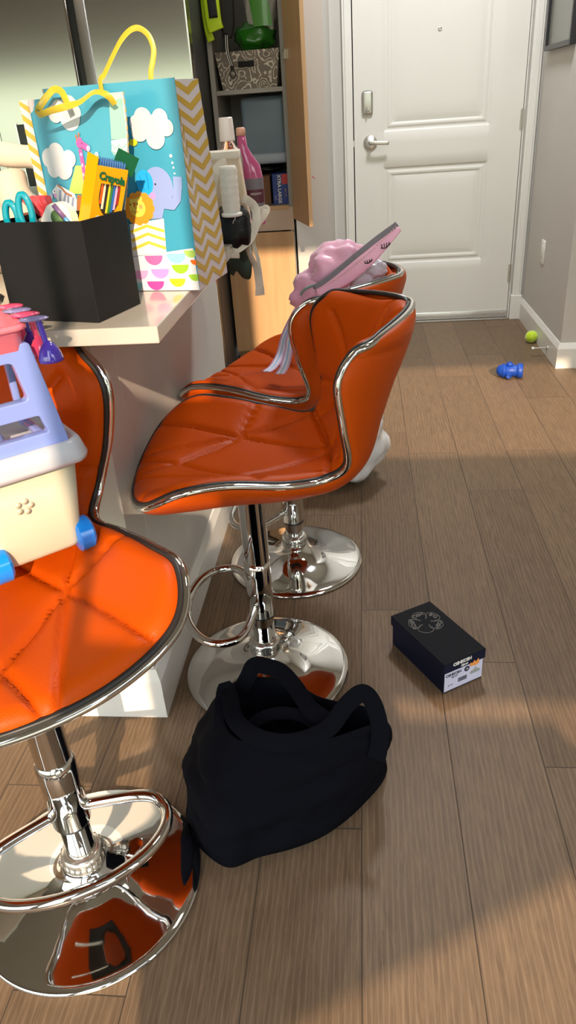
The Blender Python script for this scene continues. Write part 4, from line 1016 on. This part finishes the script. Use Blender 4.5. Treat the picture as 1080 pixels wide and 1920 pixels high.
obj('lid', nest([(-.150, .016, -.016, .122, .022, .150), (-.162, .026, -.026, .134, .026, .151), (-.164, .028, -.028, .136, .028, .158), (-.158, .022, -.022, .130, .026, .178), (-.154, .018, -.018, .126, .024, .183), (-.148, .012, -.012, .120, .02, .181), (-.145, .009, -.009, .117, .018, .176), (-.02, -.019, .05, .051, .0004, .176)]), m_lid, TC)
bm = bmesh.new(); outer = [(-.170, .172), (-.010, .172), (.002, .180), (.000, .195), (-.020, .318), (-.170, .318)]
def plate_with_holes(outer, holes, y0, y1):
    cu = bpy.data.curves.new('p', 'CURVE'); cu.dimensions = '2D'; cu.fill_mode = 'BOTH'; cu.extrude = (y1 - y0) / 2; cu.bevel_depth = .0015; cu.bevel_resolution = 2
    for pl in [outer] + holes:
        sp = cu.splines.new('POLY'); sp.points.add(len(pl) - 1); sp.use_cyclic_u = True
        for i, (x, z) in enumerate(pl): sp.points[i].co = (x, z, 0, 1)
    o = bpy.data.objects.new('p', cu); COL.objects.link(o); dg = bpy.context.evaluated_depsgraph_get(); me = bpy.data.meshes.new_from_object(o.evaluated_get(dg)); bpy.data.objects.remove(o)
    me.transform(Matrix.Translation((0, (y0 + y1) / 2, 0)) @ Matrix.Rotation(PI / 2, 4, 'X')); return me
def rpoly(pts, r=.008, n=5):
    o = []; P = [Vector(p) for p in pts]
    for i, p in enumerate(P):
        a = (P[i - 1] - p).normalized(); b = (P[(i + 1) % len(P)] - p).normalized()
        for k in range(n + 1):
            t = k / n; q0 = p + a * r * (1 - t); q1 = p + b * r * t; o.append(tuple((p + a * r) * (1 - t) ** 2 + p * 2 * t * (1 - t) + (p + b * r) * t * t))
    return o
me = plate_with_holes(rpoly(outer, .004), [rpoly([(-.150, .246), (-.034, .246), (-.043, .300), (-.150, .300)], .009), rpoly([(-.150, .198), (-.018, .198), (-.026, .226), (-.150, .226)], .006)], -.012, .002)
me.materials.clear(); me.materials.append(m_lav); o_ = bpy.data.objects.new('frame', me); COL.objects.link(o_); o_.parent = TC
obj('frame_foot', nest([(-.172, .004, -.014, .10, .012, .178), (-.172, .004, -.014, .10, .012, .186)]), m_lav, TC) if False else None
for b0 in (.085,):
    bm = bmesh.new(); box(bm, -.03, -.018, .0, .09, .184, .194, bev=.003); box(bm, -.032, -.022, .078, .09, .184, .318, bev=.003); obj('frame_side', bm, m_lav, TC)
obj('tray', nest([(-.166, -.030, -.008, .088, .010, .308), (-.170, -.025, -.014, .094, .012, .312), (-.172, -.022, -.018, .098, .014, .336), (-.177, -.016, -.024, .104, .016, .338), (-.177, -.016, -.024, .104, .016, .343), (-.172, -.021, -.019, .099, .014, .345), (-.168, -.026, -.014, .094, .012, .340), (-.164, -.032, -.008, .088, .01, .316), (-.10, -.099, .04, .041, .0004, .316)]), m_pinkp, TC)
bm = bmesh.new(); lathe(bm, [(.0125, .19), (.0115, .25), (.0115, .308)], 28, (-.088, .045, 0)); obj('post', bm, m_lid, TC)
bm = bmesh.new(); lathe(bm, [(.022, .176), (.022, .188), (.019, .196), (.013, .198)], 32, (-.088, .045, 0)); obj('post_collar', bm, m_lav, TC)
for (wx, wy) in ((-.124, .004), (.0, .012), (-.124, .088), (.0, .088)):
    bm = bmesh.new(); lathe(bm, [(.0, -.013), (.020, -.013), (.0255, -.010), (.0255, .009), (.021, .013), (.0, .013)], 36, (wx, wy, .0255), axis='x'); w_ = obj('wheel', bm, m_bluep, TC, 'auto')
# logo panel pressed into the bin
bm = bmesh.new()
for k in range(5): lathe(bm, [(.0045, 0), (.0045, -.0006)], 12, (-.075 + .009 * math.cos(k * 1.256), -.0085, .105 + .008 * math.sin(k * 1.256)), axis='y')
obj('embossed_mark', bm, m_creamp, TC)
rescale(TC, 1.045)
MT = Matrix.Translation(TC.location) @ Matrix.Rotation(TC.rotation_euler[2], 4, 'Z')
m_purp = M('purple_plastic', '#4a35a8', .12, coat=.7); m_lavd = M('violet_tip', '#7d78a8', .15, coat=.6); m_pk2 = M('rose_plastic', '#ea4e78', .15, coat=.6)
for i, (nm, mm, m2) in enumerate((('purple toy scoop hanging nearest the camera from the pink tray, its cup in view', m_lavd, m_purp), ('pink toy scoop second in the row hanging on the tray side', m_pk2, m_pk2), ('violet toy scoop third in the row hanging on the tray side', m_lavd, m_purp), ('pink toy scoop at the far end of the row on the tray side', m_pk2, m_pk2))):
    p = MT @ Vector((-.004, -.016 + i * .034, .362)); t = thing('toy_scoop', nm, 'toy scoop', p, math.radians(41), 'toy scoops hanging on the cart')
    bm = bmesh.new(); bmesh.ops.create_uvsphere(bm, u_segments=24, v_segments=12, radius=1)
    for v in bm.verts: v.co = Vector((v.co.x * .0195 - .003, v.co.y * .0115, v.co.z * .0035 - .06 * (v.co.x * .0195) ** 1))
    obj('handle_tip', bm, mm, t)
    bm = bmesh.new(); sweep(bm, smoothpath([(.002, 0, -.002), (.004, 0, -.02), (.006, 0, -.042)], 5), flat=(.0038, .0025), seg=10, up=(0, 1, 0)); obj('stem', bm, m2, t)
    bm = bmesh.new(); lathe(bm, [(.0, -.030), (.003, -.031), (.008, -.035), (.0135, -.044), (.0160, -.053), (.0165, -.057), (.0150, -.057), (.012, -.045), (.0, -.036)], 32, (.007, -.002, 0)); obj('cup', bm, m2, t)

# ------------------------------------------------------------ black tote on the floor
BT = thing('black_tote', 'slumped black fabric tote bag on the floor in front of the middle stool', 'tote bag', (-.16, 1.0, 0))
m_tote = M('black_cotton', (.0030, .0032, .0055), .9, bump=.3, bscale=600, spec=.08)
b0 = [(-.268, .828), (-.205, .85), (-.14, .872), (-.08, .905), (-.02, .965), (.033, 1.05), (.0, 1.12), (-.10, 1.15), (-.22, 1.13), (-.32, 1.08), (-.365, 1.0), (-.35, .90)]
b1 = [(-.255, .845), (-.205, .857), (-.14, .875), (-.08, .905), (-.02, .955), (.028, 1.02), (.0, 1.10), (-.10, 1.14), (-.22, 1.15), (-.315, 1.10), (-.350, 1.0), (-.325, .90)]
b2 = [(-.262, .905), (-.215, .905), (-.15, .912), (-.08, .93), (-.02, .965), (.026, 1.005), (.005, 1.05), (-.09, 1.085), (-.18, 1.13), (-.27, 1.12), (-.315, 1.04), (-.300, .95)]
b3 = [(-.245, .945), (-.20, .938), (-.14, .935), (-.07, .95), (-.015, .975), (.020, .998), (.0, 1.03), (-.09, 1.055), (-.17, 1.10), (-.25, 1.11), (-.285, 1.05), (-.275, .985)]
Z_ = [.003, .10, .17, .205]; N_ = 96
R4 = [smoothpath([(x, y, 0) for x, y in r], N_ // 12, True) for r in (b0, b1, b2, b3)]
rings = []; K = 34
for k in range(K + 1):
    t = k / K; q = t * 3; i = min(2, int(q)); f_ = q - i; ring = []
    for j in range(N_):
        P4 = [R4[max(0, i - 1)][j], R4[i][j], R4[i + 1][j], R4[min(3, i + 2)][j]]; zz = [Z_[max(0, i - 1)], Z_[i], Z_[i + 1], Z_[min(3, i + 2)]]
        h = lambda a, b, c, d: .5 * (2 * b + (c - a) * f_ + (2 * a - 5 * b + 4 * c - d) * f_ * f_ + (3 * b - a - 3 * c + d) * f_ ** 3)
        p = Vector((h(*[v.x for v in P4]), h(*[v.y for v in P4]), h(*zz)))
        c = Vector((-.15, 1.0, 0)); d = Vector((p.x - c.x, p.y - c.y, 0)).normalized()
        n1 = noise.noise(Vector((p.x * 7, p.y * 7, p.z * 22))); n2 = noise.noise(Vector((p.x * 18 + 5, p.y * 18, p.z * 40)))
        fold = -.010 * math.exp(-((p.z - .085 - .25 * (p.x + .14) * .3) / .012) ** 2) * (1 if -.22 < p.x < .0 and p.y < 1.0 else .2)
        amp = math.sin(PI * min(1, t * 1.05)) ** .5 if 0 < t < .95 else 0
        p += d * ((n1 * .020 + n2 * .009 - .010 * (1 - abs(noise.noise(Vector((p.x * 6 + 2, p.y * 6, p.z * 16 + 4)))) * 5 if abs(noise.noise(Vector((p.x * 6 + 2, p.y * 6, p.z * 16 + 4)))) < .2 else 0)) * amp + fold + .012 * math.sin(PI * t) ** 2)
        p.z = max(.002, p.z + n1 * .008 * amp); ring.append(p)
    rings.append(ring)
top = rings[-1]; c = sum(top, Vector()) / len(top)
for k, (s, dz) in enumerate(((.97, .001), (.93, -.012), (.88, -.035), (.80, -.07), (.6, -.09), (.3, -.095))):
    rings.append([c + (p - c) * s + Vector((0, 0, dz + .006 * math.sin(p.x * 40) * (k > 1))) for p in top])
bm = bmesh.new(); loft(bm, rings)
for v in bm.verts: v.co -= BT.location
obj('bag_body', bm, m_tote, BT)
ribbon('handle', [(-.262, .948, .14), (-.275, .985, .20), (-.280, 1.055, .222), (-.268, 1.035, .224), (-.251, .983, .220), (-.225, .955, .216), (-.195, .938, .214), (-.16, .932, .212), (-.127, .936, .212), (-.095, .95, .214), (-.068, .970, .220), (-.041, 1.001, .240), (-.011, 1.018, .254), (.010, 1.000, .240), (.020, .972, .20), (.012, .950, .155)], .0165, .0009, m_tote, BT, upf=lambda s: (.25 * math.sin(s * 5), -.75, .65))
ribbon('handle', [(-.255, 1.085, .195), (-.240, 1.095, .222), (-.227, 1.107, .240), (-.195, 1.098, .244), (-.168, 1.086, .240), (-.140, 1.055, .230), (-.112, 1.012, .222), (-.085, .990, .217), (-.055, .975, .208)], .0165, .0009, m_tote, BT, upf=lambda s: (.3, -.7, .7))
ribbon('inner_fold', [(-.235, .965, .198), (-.20, 1.00, .206), (-.155, 1.01, .208), (-.11, .995, .206), (-.09, .965, .200)], .012, .002, m_tote, BT, upf=lambda s: (0, -.5, .8))
t = tag(obj('black_strap', (lambda b_: (sweep(b_, smoothpath([(-.352, .905, .012), (-.346, .872, .026), (-.338, .845, .022), (-.334, .810, .014), (-.332, .785, .010)], 7), flat=(.012, .006), seg=12, up=(0, .3, 1), rfun=lambda s: math.sin(PI * min(.97, max(.06, s))) ** .6), b_)[1])(bmesh.new()), m_tote), 'short end of black strap lying over the front stool base', 'strap')

# ------------------------------------------------------------ shoe box
SB = thing('shoe_box', 'dark navy shoe box with a doodled lid lying on the floor', 'shoe box', (.172, 1.287, 0), math.atan2(.059, .096))
# local: +x along the short printed end, +y along the long side
m_navy = M('navy_card', (.0055, .009, .028), .5, spec=.25); m_lidc = M('charcoal_card', (.007, .0075, .0095), .7, spec=.15); m_doodle = M('doodle_ink', '#6f6a62', .6)
WS, LS, HS = .115, .213, .088
obj('box_bottom', bx(.0015, WS - .0015, .0015, LS - .0015, 0.0005, HS - .004, bev=.001), m_navy, SB, False)
bm = bmesh.new(); box(bm, -.0015, WS + .0015, -.0015, LS + .0015, HS - .0025, HS, bev=.0006); box(bm, -.0015, 0, -.0015, LS + .0015, HS - .027, HS - .002); box(bm, WS, WS + .0015, -.0015, LS + .0015, HS - .027, HS - .002); box(bm, 0, WS, -.0015, 0, HS - .027, HS - .002); box(bm, 0, WS, LS, LS + .0015, HS - .027, HS - .002)
for f in bm.faces:
    f.material_index = 0 if f.calc_center_median().z > HS - .003 else 1
ld = obj('lid', bm, [m_lidc, m_navy], SB, False)
# doodled loop of petals with lettering on the lid
cx, cy_ = .057, .150
def dood(pts, r=.0011): bm = bmesh.new(); sweep(bm, smoothpath(pts, 6), r=r, seg=5); return bm
outl = []
for k in range(5):
    a0 = k * 2 * PI / 5 + .35
    outl.append([(cx + .016 * math.cos(a0 - .55), cy_ + .016 * math.sin(a0 - .55)), (cx + .014 * math.cos(a0 - .68), cy_ + .014 * math.sin(a0 - .68)), (cx + .026 * math.cos(a0 - .72), cy_ + .026 * math.sin(a0 - .72)), (cx + .040 * math.cos(a0 - .45), cy_ + .038 * math.sin(a0 - .45)), (cx + .043 * math.cos(a0), cy_ + .042 * math.sin(a0)), (cx + .040 * math.cos(a0 + .42), cy_ + .038 * math.sin(a0 + .42)), (cx + .030 * math.cos(a0 + .62), cy_ + .030 * math.sin(a0 + .62)), (cx + .020 * math.cos(a0 + .58), cy_ + .020 * math.sin(a0 + .58))])
for k, P in enumerate(outl): obj('doodle_petal', dood([(x, y, HS + .0002) for x, y in P], .0007), m_doodle, ld)
for k, w in enumerate(("B'G", 'OSH', 'KOSH', 'B', 'OSH')):
    pass
word = [('OSH', 1), ("B'G", 2), ('OSH', 0), ('B', 3), ('KOSH', 4)]
for w, k in (("B'G", 0), ('OSH', 1), ('KOSH', 2), ('OSH', 4)):
    a0 = k * 2 * PI / 5 + .35
    c = Vector((cx + .032 * math.cos(a0), cy_ + .031 * math.sin(a0), HS + .0004))
    text('lettering', w, .0150, frame(c, (math.sin(a0), -math.cos(a0), 0), (math.cos(a0), math.sin(a0), 0)), m_doodle, ld, depth=.0001, bold=.0003)
# end print
E0 = lambda x, z, w: frame((x, w, z), (1, 0, 0), (0, 0, 1))
text('lettering', 'OSHKOSH', .0125, E0(.050, HS - .0095, -.0018), m_white, ld, bold=.0005, spacing=.85)
text('lettering', "B'gosh", .0075, E0(.056, HS - .0205, -.0018), m_white, ld, shear=.4, bold=.0003)
end = obj('end_label', bx(.003, WS - .003, .0006, .0015, .004, HS - .029), M('label_lilac', '#cfcfe6', .5), SB, False)
ink = M('label_ink_navy', '#22243a', .6)
text('lettering', 'OSHKOSH', .0105, E0(.028, .049, .0004), ink, end, bold=.0003, spacing=.85)
text('lettering', "B'gosh", .007, E0(.030, .041, .0004), ink, end, shear=.4)
bm = bmesh.new(); prism(bm, [(.066 + .0075 * math.cos(a), .048 + .0075 * math.sin(a)) for a in [i * PI / 12 for i in range(24)]], .0002, .0006); obj('size_dot', bm, ink, end, False)
text('lettering', '10', .007, E0(.066, .048, .0), m_white, end)
bm = bmesh.new(); x = .042
for k in range(16): w_ = (.0006, .0011, .0005, .0014)[k % 4]; box(bm, x, x + w_, .0002, .0006, .018, .030); x += w_ + .0007
obj('barcode', bm, ink, end, False)
bm = bmesh.new(); prism(bm, [(.076, .026), (.104, .026), (.105, .033), (.097, .036), (.092, .043), (.086, .036), (.077, .034)], .0002, .0006); obj('shoe_drawing', bm, M('shoe_grey', '#9aa09a', .6), end, False)
text('lettering', '2T 3T', .006, E0(.020, .018, .0004), ink, end)
bm = bmesh.new(); prism(bm, [(.072, HS - .035), (.074, HS - .024), (.080, HS - .028), (.085, HS - .021), (.090, HS - .027), (.097, HS - .020), (.100, HS - .034), (.090, HS - .038), (.082, HS - .036)], -.0021, -.0016); obj('orange_sticker', bm, M('sticker_orange', '#ea9a4e', .5), ld, False)

# ------------------------------------------------------------ small things on the floor
t = thing('tennis_ball', 'yellow green tennis ball on the floor against the right baseboard', 'ball', (.916, 4.045, .0325))
bm = bmesh.new(); bmesh.ops.create_uvsphere(bm, u_segments=32, v_segments=20, radius=.0325); obj('felt_cover', bm, M('tennis_felt', '#bfdd1a', .95, bump=.6, bscale=500, sheen=.5), t)
bm = bmesh.new(); P = []
for i in range(80):
    a = 2 * PI * i / 80; v = Vector((math.cos(a) + .42 * math.cos(3 * a), math.sin(a) - .42 * math.sin(3 * a), 1.25 * math.sin(2 * a))).normalized() * .0326; P.append(v)
sweep(bm, P, r=.0011, seg=6, closed=True); obj('seam', bm, M('ball_seam', '#d9e3a8', .8), t)
t = thing('dog_toy', 'blue rubber fire hydrant dog toy lying on the floor near the door stop', 'dog toy', (.700, 3.475, .036), math.radians(-8))
m_brub = M('blue_rubber', '#0f3f9e', .45, bump=.3, bscale=120)
bm = bmesh.new(); lathe(bm, [(0, -.062), (.014, -.060), (.025, -.050), (.030, -.036), (.031, -.033), (.034, -.031), (.034, -.025), (.029, -.022), (.028, .03), (.029, .034), (.034, .036), (.035, .040), (.035, .056), (.032, .060), (.0, .060)], 40, axis='x'); obj('body', bm, m_brub, t)
bm = bmesh.new(); lathe(bm, [(.016, .024), (.016, .036), (.012, .038), (.012, .041), (0, .042)], 28); 
for v in bm.verts: v.co = Vector((v.co.x - .002, v.co.y, v.co.z)) 
obj('nozzle', bm, m_brub, t)
bm = bmesh.new(); lathe(bm, [(.013, -.024), (.013, -.038), (.009, -.039), (.009, -.036), (.0, -.036)], 28, (-.004, 0, -.016), axis='y'); obj('nozzle', bm, m_brub, t)
WB = thing('trash_bag', 'translucent white plastic bag on the floor behind the stools', 'plastic bag', (-.10, 2.42, 0))
obj('bag_body', blob((0, 0, .165), (.175, .165, .165), seg=64, rings=40, amp=.16, freq=3.2, seed=12), M('white_film', '#d9d8d8', .3, coat=.3, bump=.9, bscale=25), WB)
bm = bmesh.new(); sweep(bm, smoothpath([(0, 0, .30), (.01, .0, .33), (-.01, .01, .36)], 6), flat=(.035, .02), seg=14, up=(0, 1, 0), rfun=lambda s: .5 + s * .8); obj('tied_top', bm, MATS['white_film'], WB)
# object cut by the right frame edge
t = thing('rubber_wheel', 'black wheel cut off by the right edge of the photo', 'wheel', (.725, 2.10, .06))
bm = bmesh.new(); lathe(bm, [(.0, -.014), (.03, -.014), (.050, -.012), (.060, -.008), (.060, .008), (.050, .012), (.03, .014), (0, .014)], 40, axis='x'); obj('tyre', bm, m_blackp, t)
bm = bmesh.new(); lathe(bm, [(.0, -.016), (.022, -.016), (.024, .016), (0, .016)], 30, axis='x'); obj('hub', bm, m_brush, t, 'auto')

# ------------------------------------------------------------ pink backpack on the far stool
BP = thing('backpack', 'pink and grey unicorn backpack lying in the far stool with its flap open', 'backpack', (-.10, 1.90, .62))
m_pk = M('pink_satin', '#e7aac4', .35, sheen=.6, bump=.5, bscale=22); m_gy = M('grey_satin', '#c9c3cd', .3, sheen=.5, bump=.3, bscale=30); m_gyd = M('grey_pile', '#77737a', .8, bump=.5, bscale=300)
obj('body', blob((.055, -.02, .235), (.085, .055, .062), seg=48, rings=30, amp=.35, freq=2.2, seed=21), m_pk, BP)
obj('pocket', blob((.0, -.02, .17), (.085, .05, .07), seg=40, rings=24, amp=.3, freq=2.4, seed=25), m_pk, BP)
obj('lining', blob((.128, -.06, .235), (.030, .030, .024), seg=32, rings=20, amp=.3, freq=3, seed=31), m_gy, BP)
obj('lining', blob((.098, -.06, .215), (.038, .03, .03), seg=32, rings=20, amp=.3, freq=3, seed=33), m_gy, BP)
fl = [(-.012, -.11, .195), (.03, -.11, .213), (.07, -.11, .238), (.11, -.11, .268), (.15, -.10, .300), (.187, -.09, .330)]
P = smoothpath(fl, 7)
bm = bmesh.new(); sweep(bm, [p + Vector((-.006, .009, .009)) for p in P], flat=(.015, .004), seg=14, up=(.1, -.95, .3), rfun=lambda s: .25 + 1.0 * math.sin(PI * min(.93, .1 + s * .85))); flp = obj('flap', bm, m_gyd, BP, label='grey outside of the flap')
bm = bmesh.new(); sweep(bm, P, flat=(.0145, .003), seg=14, up=(.1, -.95, .3), rfun=lambda s: .22 + 1.0 * math.sin(PI * min(.93, .1 + s * .85))); obj('flap_face', bm, m_pk, flp, label='pink sleeping unicorn face side')
m_lash = M('lash_black', (.01, .01, .012), .7)
for q, s0 in ((.80, 1), (.62, .8)):
    p0 = P[int(q * (len(P) - 1))] + Vector((.004, -.002, -.002)); bm = bmesh.new()
    sweep(bm, smoothpath([p0 + Vector((-.011, -.004, -.006)) * s0, p0 + Vector((0, -.005, -.006)) * s0, p0 + Vector((.011, -.004, .003)) * s0], 4), r=.0012, seg=6)
    for k in range(4): a = p0 + Vector((-.008 + .005 * k, -.0055, -.0055 + .0015 * k)) * 1; sweep(bm, [a, a + Vector((-.002 + .001 * k, -.002, .008)) * s0], r=.0010, seg=5)
    obj('eyelashes', bm, m_lash, flp)
bm = bmesh.new()
for i in range(34):
    q = P[min(len(P) - 1, int(i / 34 * (len(P) - 1)))]; 
    k = i / 34 * (len(P) - 1); j = min(len(P) - 2, int(k)); q = P[j].lerp(P[j + 1], k - j) + Vector((-.004, -.004, .009)); box(bm, q.x - .0014, q.x + .0014, q.y - .0014, q.y + .0014, q.z - .0016, q.z + .0016)
obj('zipper', bm, M('zip_pink', '#d4a9a9', .4), flp, False)
bm = bmesh.new(); sweep(bm, smoothpath([(-.064, -.02, .155), (-.05, -.06, .19), (-.02, -.08, .208), (.01, -.09, .205), (.03, -.09, .198)], 6), r=.0028, seg=8); obj('piping', bm, M('mint_piping', '#7fae9e', .5), BP)
def stripe_mat():
    m = M('striped_webbing', '#d9c7e4', .6); N = m.node_tree.nodes; L = m.node_tree.links; b = N['Principled BSDF']
    t_ = N.new('ShaderNodeUVMap'); return m
SWm = [M('web_lilac', '#d5b8dc', .6), M('web_blue', '#9fc6ea', .6), M('web_white', '#ece6ee', .6)]
def web(pts, nm='strap'):
    P = smoothpath(pts, 6); bm = bmesh.new()
    for i, (o0, mi) in enumerate(((-.0135, 0), (-.0081, 2), (-.0027, 1), (.0027, 2), (.0081, 0))):
        W2 = []
        for k, p in enumerate(P):
            t_ = (P[min(k + 1, len(P) - 1)] - P[max(k - 1, 0)]).normalized(); s_ = Vector((.8, -.45, .05)); s_ = (s_ - t_ * s_.dot(t_)).normalized(); W2.append((p + s_ * o0, p + s_ * (o0 + .0054)))
        for k in range(len(P) - 1):
            f = bm.faces.new([bm.verts.new(v) for v in (W2[k][0], W2[k][1], W2[k + 1][1], W2[k + 1][0])]); f.material_index = mi
    bmesh.ops.remove_doubles(bm, verts=bm.verts, dist=1e-6); o = obj(nm, bm, SWm, BP); o.modifiers.new('s', 'SOLIDIFY').thickness = .0015; return o
web([(-.07, .0, .13), (-.105, -.01, .07), (-.118, -.04, .030), (-.132, -.085, .012), (-.148, -.12, .008)])
web([(-.06, .0, .13), (-.09, -.02, .07), (-.098, -.05, .030), (-.104, -.095, .012), (-.112, -.135, .006)])
